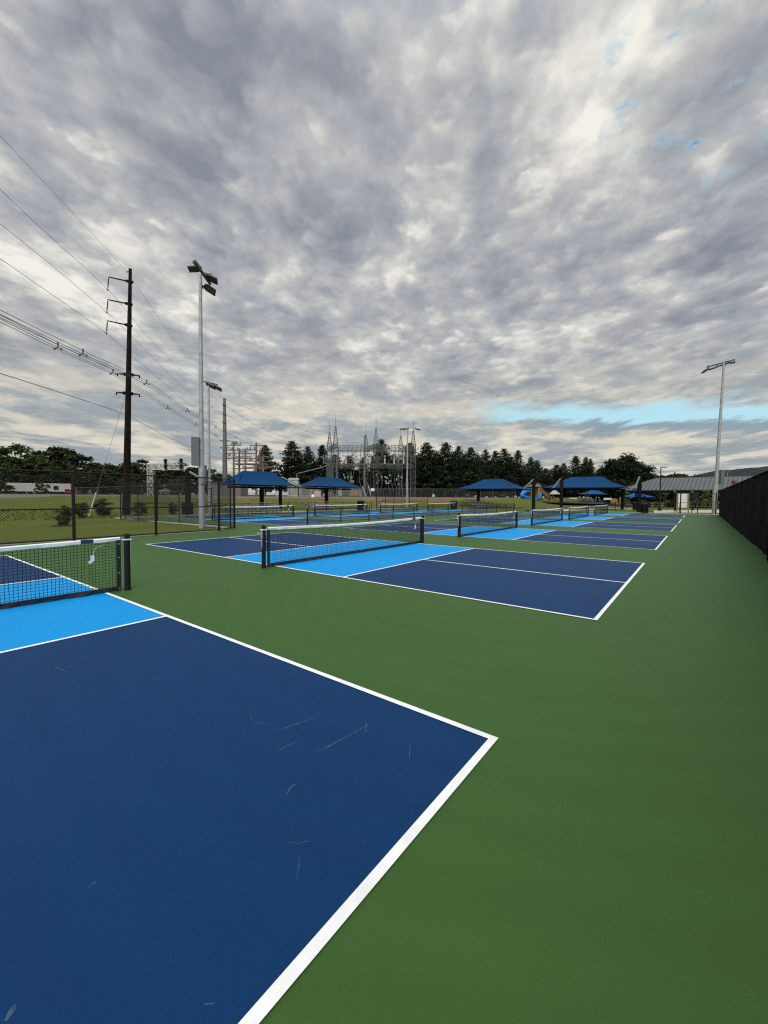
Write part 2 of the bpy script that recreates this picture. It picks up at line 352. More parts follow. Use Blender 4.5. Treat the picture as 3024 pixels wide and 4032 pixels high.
def fence(name, label, pts, h, step, pr, pitch, wr, rails, m, rr=.022, zf=None, hs=None, cat='fence', mw=None):
    P = [V((*p, 0)) for p in pts]; base = P[0].copy(); t = thing(name, label, cat, base)
    zf = zf or (lambda x, y: 0.0)
    posts = []
    for i in range(len(P)-1):
        n = max(1, round((P[i+1]-P[i]).length/step))
        for k in range(n): posts.append(P[i].lerp(P[i+1], k/n))
    posts.append(P[-1])
    for i, q in enumerate(posts):
        z = zf(q.x, q.y); big = 1.25 if any((q-w).length < .01 for w in (P if len(P) > 2 else [P[0], P[-1]])) else 1; x = q-base
        b = MB(); b.tube([(x.x, x.y, z-.05), (x.x, x.y, z+h+.03)], pr*big, 8); b.tube([(x.x, x.y, z+h+.03), (x.x, x.y, z+h+.07)], [pr*big*1.15, pr*.5], 8); b.build('fence_post', m, t)
    for nm, zr in rails:
        b = MB()
        for i in range(len(posts)-1):
            p, q = posts[i]-base, posts[i+1]-base; b.tube([(p.x, p.y, zf(*posts[i][:2])+zr), (q.x, q.y, zf(*posts[i+1][:2])+zr)], rr, 6)
        b.build(nm, m, t)
    b = MB()
    for i in range(len(posts)-1):
        k0 = len(b.v); p, q = posts[i]-base, posts[i+1]-base; chain(b, p, q, .05, h, pitch, wr)
        za, zb = zf(*posts[i][:2]), zf(*posts[i+1][:2]); d = (q-p); L2 = d.length_squared
        for j in range(k0, len(b.v)):
            w = b.v[j]; f = ((w[0]-p.x)*d.x+(w[1]-p.y)*d.y)/L2; b.v[j] = (w[0], w[1], w[2]+za+(zb-za)*f)
    b.build('wire_mesh', mw or m, t)
    return t
FR = [('top_rail', 2.40), ('middle_rail', 1.12), ('bottom_wire', .06)]
fence('chain_link_fence', 'tall black chain link fence with an angled corner along the grass at the court edge', [(-16.42, -2.67), (-16.42, 0.1), (-16.42, 2.87), (-16.42, 5.64), (-16.42, 8.41), (-16.42, 11.17), (-16.42, 13.93), (-17.55, 15.45)], 2.40, 2.77, 0.041, .092, .0037, FR, M_black, .026)
fence('chain_link_fence', 'black chain link fence running away behind the silver light pole', [(-17.9, 15.45), (-29.6, 14.75)], 2.35, 2.5, .026, .10, .0036, [('top_rail', 2.33), ('middle_rail', 1.10), ('bottom_wire', .06)], M_black)
fence('chain_link_fence', 'black chain link fence section beside the second light pole and trash bin', [(-30.6, 15.4), (-30.9, 22.0)], 2.2, 2.4, .03, .11, .0032, [('top_rail', 2.18), ('middle_rail', 1.05)], M_black)
fence('low_fence', 'waist high black chain link fence dividing the two rows of courts', [(-16.75, 19.6), (-16.75, 52.9)], .84, 2.78, .032, .11, .0026, [('top_rail', .83), ('bottom_rail', .07)], M_black, .02)
fence('low_fence', 'waist high black fence in front of the bleachers and grass bank', [(-31.0, 22.3), (-31.0, 43.0)], .95, 2.6, .028, .12, .0026, [('top_rail', .93)], M_black, .016)
fence('chain_link_fence', 'tall black fence enclosure around the distant light pole at the bank', [(-31.0, 44.0), (-31.0, 51.4), (-28.2, 51.6)], 2.2, 2.1, .034, .12, .0028, [('top_rail', 2.18), ('middle_rail', 1.0)], M_black)
fence('low_fence', 'low black fence closing the far end of the far court row', [(-27.6, 52.2), (-16.9, 53.2)], .95, 2.6, .03, .12, .0026, [('top_rail', .93)], M_black, .018)
fence('low_fence', 'low thin black fence across the far end of the near court row', [(-15.7, 57.4), (-.6, 57.6)], 1.15, 3.0, .032, .13, .0020, [('top_rail', 1.13)], M_black, .016)
fence('gate_fence', 'black gate frame fence in front of the white notice board', [(-.55, 57.65), (2.4, 57.65)], 2.2, 1.5, .045, .13, .0022, [('top_rail', 2.18), ('middle_rail', 1.2)], M_black)
# far grey fences
fence('substation_fence', 'grey chain link fence along the top of the bank around the substation', [tuple(XY(830, 84)[:2]), tuple(XY(1140, 90)[:2]), tuple(XY(1560, 98)[:2]), tuple(XY(2030, 102)[:2])], 2.1, 3.0, .04, .22, .008, [('top_rail', 2.1), ('bottom_rail', .1)], M_fencegrey, .03, zf=terr)
fence('field_fence', 'thin grey chain link fence crossing the field before the railway', [tuple(XY(300, 52)[:2]), tuple(XY(560, 52)[:2]), tuple(XY(820, 52)[:2])], 1.5, 3.0, .03, .16, .004, [('top_rail', 1.5)], M_fencegrey, .02, zf=terr)

# windscreen fence along the near side
t = thing('windscreen_fence', 'tall black windscreen fence along the side of the courts', 'fence', (2.6, -6, 0))
b = MB(); rr = random.Random(2); L = 61.4; n = 180; rows = [.0, .3, .8, 1.3, 1.8, 2.2, 2.42]
for i in range(n+1):
    y = L*i/n; ph = (y % 3.05)/3.05
    for z in rows:
        x = .012*math.sin(y*2.1+z*2)+.02*math.sin(math.pi*ph)*(1-abs(z-1.2)/1.4)
        b.v.append((x, y, z+(rr.uniform(-.015, .02) if z < .1 else 0)))
k = len(rows)
for i in range(n):
    for j in range(k-1): b.f.append((i*k+j, i*k+k+j, i*k+k+j+1, i*k+j+1))
ws = b.build('windscreen', M_wscreen, t)
for i in range(21):
    MB().tube([(.075, 3.05*i+.2, -.05), (.075, 3.05*i+.2, 2.39), (.075, 3.05*i+.2, 2.415)], [.038, .038, .02], 8).build('fence_post', M_wpost, t)
MB().tube([(-.02, 0, 2.43), (-.02, L, 2.43)], .021, 6).build('top_rail', M_wpost, t)
MB().tube([(.05, 0, 1.2), (.05, L, 1.2)], .021, 6).build('middle_rail', M_wpost, t)
MB().tube([(-.075, 24.25, -.05), (-.075, 24.25, 2.39), (-.075, 24.25, 2.42)], [.038, .038, .02], 8).build('fence_post', M_wpost, t)
b = MB()
for i in range(21):
    for z in (.35, 1.2, 2.1): b.tube([(.075, 3.05*i+.2, z-.02), (.075, 3.05*i+.2, z+.02)], .046, 8)
b.build('post_band', M_wpost, t)
# woven see-through of the windscreen
nt = M_wscreen.node_tree; N = nt.nodes; bs = N['Principled BSDF']; tc = N.new('ShaderNodeTexCoord'); mp = N.new('ShaderNodeMapping'); mp.inputs['Scale'].default_value = (1, 1.2, 26)
nt.links.new(tc.outputs['Object'], mp.inputs['Vector']); nz = N.new('ShaderNodeTexNoise'); nz.inputs['Scale'].default_value = 1.0; nz.inputs['Detail'].default_value = 5
nt.links.new(mp.outputs['Vector'], nz.inputs['Vector']); mr = N.new('ShaderNodeMapRange'); mr.inputs['From Min'].default_value = .55; mr.inputs['From Max'].default_value = .72; mr.inputs['To Min'].default_value = .998; mr.inputs['To Max'].default_value = .95
nt.links.new(nz.outputs['Fac'], mr.inputs['Value']); nt.links.new(mr.outputs['Result'], bs.inputs['Alpha'])

# ------------------------------------------------------------------ sports light poles
def head(t, p, yaw, tilt, s=1.0, roll=0):
    Mx = Matrix.Rotation(yaw, 3, 'Z')@Matrix.Rotation(tilt, 3, 'Y')@Matrix.Rotation(roll, 3, 'X'); b = MB(); p = V(p)
    P = [(0, -.13, .05), (.15, -.2, .06), (.72, -.2, .03), (.72, .2, .03), (.15, .2, .06), (0, .13, .05)]
    lo = [(x, y, -.05) for x, y, z in P]; vs = [p+Mx@(V(q)*s) for q in P+lo]; n = 6
    b.add(vs, [tuple(range(n)), tuple(range(2*n-1, n-1, -1))]+[(i, i+n, (i+1) % n+n, (i+1) % n) for i in range(n)])
    for k in range(5): b.bar(p+Mx@(V((.2+.1*k, -.17, .065))*s), p+Mx@(V((.2+.1*k, .17, .065))*s), .02*s, .03*s)
    o = b.build('luminaire', M_lamp, t)
    b = MB(); b.add([p+Mx@(V(q)*s) for q in ((.18, -.17, -.056), (.68, -.17, -.056), (.68, .17, -.056), (.18, .17, -.056))], [(3, 2, 1, 0)]); b.build('lens', M_lens, o)
    return o
def light_pole(label, base, H, r0, r1, top=None):
    t = thing('light_pole', label, 'light pole', base, 0, 'sports light poles')
    top = top or V((0, 0, H)); b = MB(); pts = [V((0, 0, -.1)).lerp(top, i/12) for i in range(13)]; b.tube(pts, [r0+(r1-r0)*i/12 for i in range(13)], 14)
    b.tube([(0, 0, 0), (0, 0, 3.0 if H > 11 else 1)], [r0*1.07, r0*1.0], 14); b.build('pole', M_galv, t, smooth=False); return t
base = V((-18.73, 14.39, 0)); t = light_pole('silver sports light pole with grey box inside the fenced grass corner', base, 12.45, .135, .075, V((-.05, .07, 12.45)))
A, B = V((-17.78, 13.66, 12.35))-base, V((-18.80, 14.86, 12.35))-base; ext = (B-A).normalized()
b = MB(); b.bar(A-ext*.1, B+ext*.35, .10, .12); b.build('crossarm', M_lamp, t)
cdir = math.atan2(_r0.y, _r0.x)
pa = AT(786, 1058, 20.4)-base; head(t, pa, cdir+math.pi, .05, .76, .5)
b = MB(); q0, q1 = AT(798, 1073, 20.6)-base, AT(833, 1077, 20.6)-base; b.tube([q0, q1], .05, 8); b.tube([q1-V((.05, 0, 0)), AT(826, 1088, 20.6)-base], .05, 6); b.build('bracket', M_galv, t)
head(t, AT(812, 1088, 20.6)-base, cdir, .42, .84, -.6); head(t, AT(806, 1126, 20.6)-base, cdir+.1, .55, .84, -.75)
MB().box(AT(776, 1044, 20.6)-base, (.42, .2, .22), M=Matrix.Rotation(cdir, 3, 'Z')@Matrix.Rotation(.9, 3, 'Y')).build('luminaire', M_lamp, t)
b = MB(); b.tube([AT(788, 1122, 20.7)-base, AT(804, 1128, 20.6)-base], .045, 6); b.tube([AT(798, 1128, 20.6)-base, AT(798, 1135, 20.6)-base], .05, 8); b.build('bracket', M_lamp, t)
b = MB(); z0, z1 = ZV(770, 1832, base), ZV(770, 1722, base); cb = AT(770, 1777, 20.5)-base; b.box((cb.x, cb.y, (z0+z1)/2), (.36, .42, z1-z0), cdir+.35)
b.box((cb.x*.5, cb.y*.5, (z0+z1)/2+.4), (.12, .12, .1), cdir); b.build('control_box', M_cabinet, t)
MB().box((cb.x+.19, cb.y+.05, (z0+z1)/2-.3), (.03, .06, .12), cdir+.35).build('latch', M_lamp, t.children[-1])
MB().tube([(.11, -.05, 2.2), (.11, -.06, 2.6)], .09, 8).build('junction_box', M_galv, t)

base = V((-31.6, 22.2, 0)); H2 = ZV(821, 1500, base); t = light_pole('silver sports light pole behind the second fenced corner', base, H2, .13, .07)
A, B = AT(800, 1502, 34.3)-base, AT(856, 1515, 34.3)-base; MB().bar(A, B, .09).build('crossarm', M_lamp, t)
for u, v in ((812, 1510), (838, 1518)): head(t, AT(u, v, 34.3)-base, cdir, .45, 1.1, -.5)
zc = ZV(806, 1870, base); c = AT(805, 1870, 34.2)-base; MB().box((c.x, c.y, zc), (.3, .35, 1.55), cdir).build('control_box', M_cabinet, t)

base = V((2.30, 58.6, 0)); H3 = ZV(2836, 1428, base); t = light_pole('tall silver sports light pole at the far end of the windscreen', base, H3, .20, .09, V((.35, .1, H3)))
D3 = 43.2
A, B = AT(2783, 1446, D3)-base, AT(2889, 1417, D3)-base; MB().bar(A, B, .11).build('crossarm', M_lamp, t)
for u, v, tl, yw in ((2789, 1452, .62, math.pi), (2822, 1446, .35, math.pi), (2857, 1436, .2, math.pi), (2892, 1428, .05, math.pi)):
    p = AT(u, v, D3)-base; head(t, p, cdir+yw, tl, 1.05, -.1); MB().tube([p+V((0, 0, .05)), p+V((0, 0, .35))], .04, 6).build('bracket', M_lamp, t)
b = MB(); c = AT(2841, 1880, D3)-base; b.box((c.x, c.y, ZV(2841, 1878, base)), (.35, .35, 1.5), cdir); b.build('control_box', M_cabinet, t)
b = MB()
for v in (1483, 1535, 1640, 1760): 
    z = ZV(2836, v, base); b.tube([(.35*z/H3, .1*z/H3, z-.06), (.35*z/H3, .1*z/H3, z+.06)], .19-.1*z/H3, 8)
b.build('collar', M_galv, t)

base = V((-33.2, 54.0, 0)); base.z = terr(base.x, base.y); H4 = ZV(1613, 1690, base)-base.z; t = light_pole('silver sports light pole in front of the substation', base, H4, .14, .08)
d4 = (base-CAM).dot(_f); z = H4-.1
A, B = AT(1590, 1684, d4)-base, AT(1638, 1684, d4)-base; MB().bar(A, B, .1).build('crossarm', M_galv, t)
for u, yw in ((1594, math.pi), (1610, math.pi), (1634, 0)): head(t, AT(u, 1688, d4)-base, cdir+yw, .2, 1.1)

# ------------------------------------------------------------------ utility poles and wires
P1 = V((-36.61, 17.75, 0)); P1.z = terr(P1.x, P1.y); d1 = 34.2
P2 = XY(886, 77); P2.z = terr(P2.x, P2.y); d2 = 77
t = thing('utility_pole', 'tall dark brown steel utility pole with davit arms behind the fence', 'utility pole', P1)
topp = AT(513, 1062, d1)-P1; b = MB(); pts = [V((0, 0, -.2)).lerp(topp, i/10) for i in range(11)]; b.tube(pts, [.30-.18*i/10 for i in range(11)], 16); b.build('pole', M_rust, t)
b = MB(); b.tube([topp, topp+V((0, 0, .06))], [.13, .12], 16); b.tube([topp-V((0, 0, .25)), AT(503, 1068, d1)-P1, AT(500, 1073, d1)-P1], .03, 6); b.build('pole_top', M_rust, t)
for (u0, v0, u1, v1, u2, v2) in ((511, 1109, 428, 1091, 424, 1140), (508, 1197, 425, 1180, 421, 1229), (507, 1281, 423, 1263, 419, 1312)):
    a, c, e = AT(u0, v0, d1)-P1, AT(u1, v1, d1)-P1, AT(u2, v2, d1)-P1
    b = MB(); b.tube([a, a.lerp(c, .2), c], [.11, .06, .045], 8); b.tube([a-(c-a)*.14, a+(c-a)*.16], .12, 8); o = b.build('davit_arm', M_rust, t)
    b = MB(); k = 12
    for i in range(k): 
        q = c.lerp(e, .12+.72*i/k); b.tube([q, q+(e-c)/k*.6], [.055, .035], 8)
    b.tube([c, e], .018, 5); b.tube([e+V((0, 0, .05)), e-V((0, 0, .08))], .06, 6); b.build('insulator', M_galvd, o)
for v, (ua, ub) in ((1473, (463, 549)), (1547, (459, 549))):
    a, c = AT(ua, v-2, d1)-P1, AT(ub, v+6, d1)-P1; b = MB(); b.tube([a, a.lerp(c, .3), a.lerp(c, .7), c], [.045, .07, .07, .045], 8); b.tube([a.lerp(c, .3), a.lerp(c, .7)], .14, 8)
    b.box(a-V((0, 0, .12)), (.08, .08, .2)); b.box(c-V((0, 0, .12)), (.08, .08, .2)); b.build('crossarm', M_rust, t)

t = thing('utility_pole', 'plain grey steel utility pole beside the wooden pole frames', 'utility pole', P2)
topp = AT(884, 1568, d2)-P2; b = MB(); pts = [V((0, 0, -.2)).lerp(topp, i/8) for i in range(9)]; b.tube(pts, [.52-.28*i/8 for i in range(9)], 12); b.build('pole', M_galvd, t)
b = MB()
for v in (1592, 1628, 1662): b.bar(AT(876, v, d2-.3)-P2, AT(888, v+2, d2-.3)-P2, .25)
b.build('pole_band', M_galvd, t)
for v in (1735, 1763): 
    b = MB(); b.bar(AT(866, v, d2)-P2, AT(903, v, d2)-P2, .16); b.build('crossarm', M_galvd, t)

T = (P2-P1); T.z = 0; T.normalize()
def onplane(u, v, P):
    q = ray(u, v); n = V((-T.y, T.x, 0)); s = (P-CAM).dot(n)/q.dot(n); return CAM+q*s
def cr(P, n=6):
    out = []
    for i in range(len(P)-1):
        a, b_, c, d = P[max(i-1, 0)], P[i], P[i+1], P[min(i+2, len(P)-1)]
        for k in range(n):
            t_ = k/n; out.append(.5*((2*b_)+(c-a)*t_+(2*a-5*b_+4*c-d)*t_*t_+(3*b_-a-3*c+d)*t_**3))
    out.append(P[-1]); return out
def wire(label, pts, r=.016, cat='power line', group='overhead power lines'):
    P = cr(pts); o0 = P[0]; b = MB(); b.tube([p-o0 for p in P], r, 4); return tag(b.build('power_line', M_wire, None, o0), label, cat, group)
QL = AT(424, 1140, d1); Q0 = AT(500, 1073, d1)
wire('thin ground wire at the very top of the brown utility pole', [onplane(-60, 455, Q0), onplane(0, 533, Q0), onplane(250, 800, Q0), onplane(500, 1073, Q0), onplane(640, 1275, Q0), onplane(770, 1450, Q0), onplane(884, 1569, Q0)], .010)
wire('power line held by the topmost davit arm of the brown pole', [onplane(-60, 690, QL), onplane(0, 745, QL), onplane(163, 900, QL), onplane(424, 1140, QL), onplane(600, 1345, QL), onplane(760, 1500, QL), onplane(877, 1592, QL)], .016)
wire('power line held by the middle davit arm of the brown pole', [onplane(-60, 830, QL), onplane(0, 880, QL), onplane(200, 1042, QL), onplane(421, 1230, QL), onplane(560, 1365, QL), onplane(740, 1540, QL), onplane(877, 1627, QL)], .016)
wire('power line held by the lowest davit arm of the brown pole', [onplane(-60, 977, QL), onplane(0, 1018, QL), onplane(190, 1150, QL), onplane(419, 1313, QL), onplane(600, 1470, QL), onplane(760, 1600, QL), onplane(877, 1661, QL)], .016)
wire('lowest single cable crossing behind the brown pole', [onplane(-60, 1450, P1), onplane(0, 1470, P1), onplane(250, 1550, P1), onplane(490, 1632, P1), onplane(640, 1710, P1), onplane(790, 1778, P1), onplane(930, 1832, P1)], .020)
wire('ground wire from the grey utility pole towards the substation masts', [AT(886, 1570, 77), AT(1060, 1640, 90), AT(1250, 1712, 106), AT(1436, 1748, 120)], .02)
wire('upper line from the grey utility pole to the substation frame', [AT(884, 1594, 77), AT(1000, 1668, 88), AT(1140, 1728, 104), AT(1300, 1762, 130)], .022)
wire('lower line from the grey utility pole to the pine trees', [AT(884, 1630, 77), AT(980, 1680, 86), AT(1090, 1730, 98), AT(1260, 1775, 118)], .022)
def bundle(label, px, P, spc, off):
    pts = [onplane(u, v, P) for u, v in px]; o0 = pts[0]; t = thing('power_line', label, 'power line', o0, 0, 'spacer cable bundles')
    C_ = cr(pts); n = V((-T.y, T.x, 0))
    for dx, dz in ((0, .17), (-.15, -.1), (.15, -.1)):
        b = MB(); b.tube([p-o0+n*dx*off+V((0, 0, dz*off)) for p in C_], .017, 4); b.build('cable', M_wire, t)
    for u, v in spc:
        p = onplane(u, v, P)-o0; b = MB()
        for k in range(3):
            a = 2*math.pi*k/3+math.pi/2; e = p+n*math.cos(a)*.22*off+V((0, 0, math.sin(a)*.22*off)); b.bar(p, e, .06); b.box(e, (.09, .09, .12))
        b.build('spacer', M_galvd, t)
bundle('bundle of three cables with spacers hung from the nearer crossarm end', [(-60, 1222), (0, 1253), (228, 1367), (445, 1467), (560, 1540), (661, 1605), (772, 1672), (850, 1715), (872, 1734)], AT(480, 1475, d1), [(228, 1367), (445, 1467), (661, 1605), (772, 1672), (850, 1715)], 1.0)
bundle('bundle of three cables with spacers passing on to the wooden pole frames', [(-60, 1205), (0, 1235), (327, 1392), (577, 1508), (738, 1617), (850, 1682), (930, 1723), (990, 1752)], AT(545, 1485, d1), [(327, 1392), (577, 1508), (738, 1617), (850, 1682), (930, 1723)], 1.0)
# guy wire with guard
ga, gb = AT(490, 1572, d1), G(350, 2032, 0.0); q = onplane(378, 1953, P1)
ga = AT(490, 1572, d1); gb = AT(350, 2032, 31.0); gb.z = terr(gb.x, gb.y)
t = thing('guy_wire', 'slanted guy wire with white plastic guard in the field', 'guy wire', gb)
MB().tube([V((0, 0, 0)), ga-gb], .016, 4).build('cable', M_wire, t); MB().tube([V((0, 0, 0)), (ga-gb)*.19], .05, 8).build('guard', M_grime, t)

# ------------------------------------------------------------------ shade canopies
def canopy(label, p_near, Lx, Ly, ze, zr, rin, m=None, posts=(), group='blue shade canopies'):
    """hip canopy whose near corner (+x, -y) stands at p_near; Lx runs to -x, Ly to +y"""
    base = V((p_near.x-Lx/2, p_near.y+Ly/2, 0)); base.z = terr(base.x, base.y); t = thing('shade_canopy', label, 'shade canopy', base, 0, group); m = m or M_canvas
    hx, hy = Lx/2, Ly/2; e, r_ = ze-base.z, zr-base.z
    ridge = [V((0, -hy+rin, r_)), V((0, hy-rin, r_))] if Ly >= Lx else [V((-hx+rin, 0, r_)), V((hx-rin, 0, r_))]
    c = [V((hx, -hy, e)), V((hx, hy, e)), V((-hx, hy, e)), V((-hx, -hy, e))]
    b = MB()
    def face(a0, a1, b0, b1):
        n = 8; g = []
        for i in range(n+1):
            for j in range(n+1):
                s_, q_ = i/n, j/n; p = a0.lerp(a1, s_).lerp(b0.lerp(b1, s_), q_); p = p-V((0, 0, .28*math.sin(math.pi*q_)*(.4+.6*math.sin(math.pi*s_)))); 
                g.append(p)
        k = n+1; b.add(g, [(i*k+j, i*k+k+j, i*k+k+j+1, i*k+j+1) for i in range(n) for j in range(n)])
    if Ly >= Lx: face(c[0], c[1], ridge[0], ridge[1]); face(c[2], c[3], ridge[1], ridge[0]); face(c[3], c[0], ridge[0], ridge[0]); face(c[1], c[2], ridge[1], ridge[1])
    else: face(c[3], c[0], ridge[0], ridge[1]); face(c[1], c[2], ridge[1], ridge[0]); face(c[0], c[1], ridge[1], ridge[1]); face(c[2], c[3], ridge[0], ridge[0])
    o = b.build('canopy', m, t); md = o.modifiers.new('thick', 'SOLIDIFY'); md.thickness = .02
    b = MB()
    for i in range(4): b.tube([c[i]-V((0, 0, .04)), c[(i+1) % 4]-V((0, 0, .04))], .045, 6)
    b.build('hem', m, t)
    b = MB()
    for i in range(4): b.tube([c[i]-V((0, 0, .12)), min(ridge, key=lambda q: (q-c[i]).length)-V((0, 0, .12))], .05, 6)
    b.tube([ridge[0]-V((0, 0, .12)), ridge[1]-V((0, 0, .12))], .05, 6); b.build('rafter', M_post, t)
    if Ly >= Lx: pp = [V((0, -hy*.1, 0)), V((0, hy*.75, 0))] if not posts else posts; be = [V((0, -hy, 0)), V((0, hy, 0))]
    else: pp = [V((-hx*.35, 0, 0)), V((hx*.6, 0, 0))] if not posts else posts; be = [V((-hx, 0, 0)), V((hx, 0, 0))]
    for q in pp:
        zb = terr(base.x+q.x, base.y+q.y)-base.z; MB().box((q.x, q.y, (e-.2+zb)/2), (.36, .36, e-.2-zb)).build('post', M_post, t)
    b = MB(); b.bar(be[0]+V((0, 0, e-.3)), be[1]+V((0, 0, e-.3)), .16, .2); b.build('beam', M_post, t)
    return t
def corner(u, v, d): return AT(u, v, d)
p = corner(936, 1905, 44); canopy('widest blue canopy rising behind the angled fence corner', p, 3.8, 8.0, p.z, ZV(980, 1856, V((p.x-1.9, p.y+4.0, 0))), 1.9, posts=[V((.3, .2, 0))])
p = corner(1247, 1912, 50); canopy('blue canopy in front of the grey transformers', p, 4.0, 8.3, p.z, ZV(1290, 1880, V((p.x-2.0, p.y+4.15, 0))), 2.2, posts=[V((.7, -1.2, 0))])
p = corner(2025, 1922, 60); canopy('blue canopy left of the playground tower', p, 9.2, 6.8, p.z, ZV(1940, 1887, V((p.x-4.6, p.y+3.4, 0))), 3.0, posts=[V((-1.6, -2.0, 0))])
p = corner(2452, 1917, 56); canopy('large blue canopy beside the metal roofed pavilion', p, 10.4, 6.4, p.z, ZV(2340, 1877, V((p.x-5.2, p.y+3.2, 0))), 3.1, posts=[V((4.6, 1.5, 0))])
p = corner(2372, 1945, 112); canopy('small distant blue canopy under the large canopy', p, 6.0, 11.5, p.z, ZV(2375, 1928, V((p.x-3, p.y+5.7, 0))), 2.8, M_canvas2)
p = corner(2572, 1957, 100); canopy('small distant blue canopy seen below the pavilion roof', p, 7.0, 6.5, p.z, ZV(2560, 1940, V((p.x-3.5, p.y+3.2, 0))), 2.8, M_canvas2)

def strut_post(label, u, d, vtop, arm, slab):
    P = XY(u, d); P.z = terr(P.x, P.y); t = thing('hoop_post', label, 'hoop post', P, 0, 'square posts with slanted pale panels')
    zt = ZV(u, vtop, P)-P.z; MB().box((0, 0, zt/2), (.34, .34, zt), cdir).build('post', M_post, t)
    a, c = V((0, 0, 0)), AT(arm[0], arm[1], d)-P; a = V((0, 0, c.z)); MB().bar(a, c, .12, .14).build('arm', M_post, t)
    p, q = AT(slab[0], slab[1], d-.25)-P, AT(slab[2], slab[3], d-.25)-P; MB().bar(p, q, .12, .14).build('slanted_panel', M_strut, t)
    return t, P
strut_post('dark post with slanted panel beside the trash bin behind the left fence', 740, 35.0, 1852, (800, 1912), (746, 1857, 780, 1877))
strut_post('dark post with slanted panel between the two left canopies', 1104, 51.5, 1870, (1249, 1921), (1107, 1877, 1185, 1916))
strut_post('dark post with slanted panel in front of the yellow play tower', 2101, 57, 1884, (2040, 1928), (2099, 1888, 2062, 1924))
strut_post('dark post with slanted panel at the large canopy end', 2211, 60, 1884, (2166, 1925), (2207, 1884, 2178, 1921))
t, P = strut_post('dark post with slanted panel and rim beside the pavilion', 2517, 50, 1873, (2492, 1926), (2518, 1876, 2502, 1917))
c = AT(2494, 1921, 49.7)-P; b = MB(); b.tube([c+V((.23*math.cos(a*.39), .23*math.sin(a*.39), 0)) for a in range(17)], .03, 6); b.build('rim', M_galv, t)

# ------------------------------------------------------------------ bins, bleachers, small furniture
def bin_(label, P, h=1.0, r=.33):
    t = thing('trash_can', label, 'trash can', P, 0, 'black trash cans'); b = MB(); n = 20
    for k in range(n):
        a = 2*math.pi*k/n; b.bar((r*.93*math.cos(a), r*.93*math.sin(a), .04), (r*math.cos(a), r*math.sin(a), h-.08), .07, .012)
    b.tube([(0, 0, .05), (0, 0, h-.1)], r*.88, 16); b.tube([(0, 0, .08), (0, 0, .12)], r*.97, 16); b.build('body', M_black, t)
    MB().tube([(0, 0, h-.08), (0, 0, h-.02), (0, 0, h+.03)], [r*1.06, r*1.06, r*.7], 18).build('lid', M_black, t); return t
bin_('black trash can at the far court end by the low fence', G(2538, 2021), 1.03, .37)
bin_('dark trash can just left of the post with rim', XY(2505, 56), 1.1, .4)
bin_('black trash can behind the fenced light pole', XY(738, 34.2), 1.0, .42)
bin_('black trash can on the bank side of the second far net', XY(1421, 48), 1.1, .4)
bin_('black trash can at the end of the last far net', G(1787, 2006), 1.1, .42)
def bleacher(label, u, v, L):
    P = G(u, v); P.z = terr(P.x, P.y); t = thing('bleacher', label, 'bleacher', P, 0, 'aluminium bleachers')
    for i in range(4):
        MB().box((-.1-.6*i, L/2, .38+.2*i), (.28, L, .05)).build('seat_plank', M_alu, t)
        if i: MB().box((.25-.6*i, L/2, .18+.2*i-.12), (.26, L, .04)).build('foot_plank', M_alu, t)
    for y in (.3, L/2, L-.3):
        b = MB(); b.bar((.1, y, .3), (-2.0, y, .95), .06); b.bar((.1, y, .02), (-2.1, y, .02), .06)
        for i in range(4): b.bar((-.1-.6*i, y, .02), (-.1-.6*i, y, .38+.2*i), .05)
        b.build('frame', M_galvd, t)
bleacher('low aluminium bleacher behind the nearest far net', 925, 2027, 5.2)
bleacher('low aluminium bleacher behind the second far net', 1228, 2013, 4.6)
bleacher('low aluminium bleacher at the foot of the canopy left of the playground', 1880, 2004, 7.0)

# notice board
t = thing('notice_board', 'blank white notice board on two wooden posts behind the gate', 'notice board', G(2688, 2018)); P = t.location
a, c = G(2665, 2018)-P, G(2710, 2018.3)-P; h = 2.28
for q in (a, c): MB().box((q.x, q.y, h/2), (.13, .13, h)).build('post', M_lumber, t)
d = (c-a); rz = math.atan2(d.y, d.x); MB().box((0, 0, 1.38), (d.length-.2, .05, 1.62), rz).build('board', M_white, t)
MB().box((0, 0, .53), (d.length-.13, .07, .08), rz).build('rail', M_lumber, t)
for lab, u in (('thin black post with grey cap and bag left of the notice board', 2654), ('thin black post with grey cap and bag right of the notice board', 2723)):
    P = G(u, 2020); t = thing('cap_post', lab, 'post', P, 0, 'capped posts beside the notice board'); H = ZV(u, 1920, P)
    MB().tube([(0, 0, 0), (0, 0, H-.3)], .035, 8).build('pole', M_black, t); MB().tube([(0, 0, H-.55), (0, 0, H-.1), (0, 0, H)], [.09, .08, .02], 8).build('cap', M_cabinet, t)
    MB().box((.08, 0, .62), (.2, .2, .7)).build('bag', M_black, t)
P = G(2597, 2011); H = ZV(2599, 1837, P); t = thing('street_lamp', 'black street lamp with one arm in front of the pavilion', 'street lamp', P)
MB().tube([(0, 0, .55), (0, 0, H)], [.085, .06], 10).build('pole', M_black, t); MB().tube([(0, 0, 0), (0, 0, .5), (0, 0, .6)], [.22, .2, .1], 12).build('base', M_black, t)
q = AT(2620, 1840, (P-CAM).dot(_f))-P; b = MB(); b.bar((0, 0, H-.08), (q.x, q.y, H-.08), .1, .08); b.box((q.x*.85, q.y*.85, H-.1), (.5, .22, .09), cdir); b.build('lamp_head', M_lamp, t)

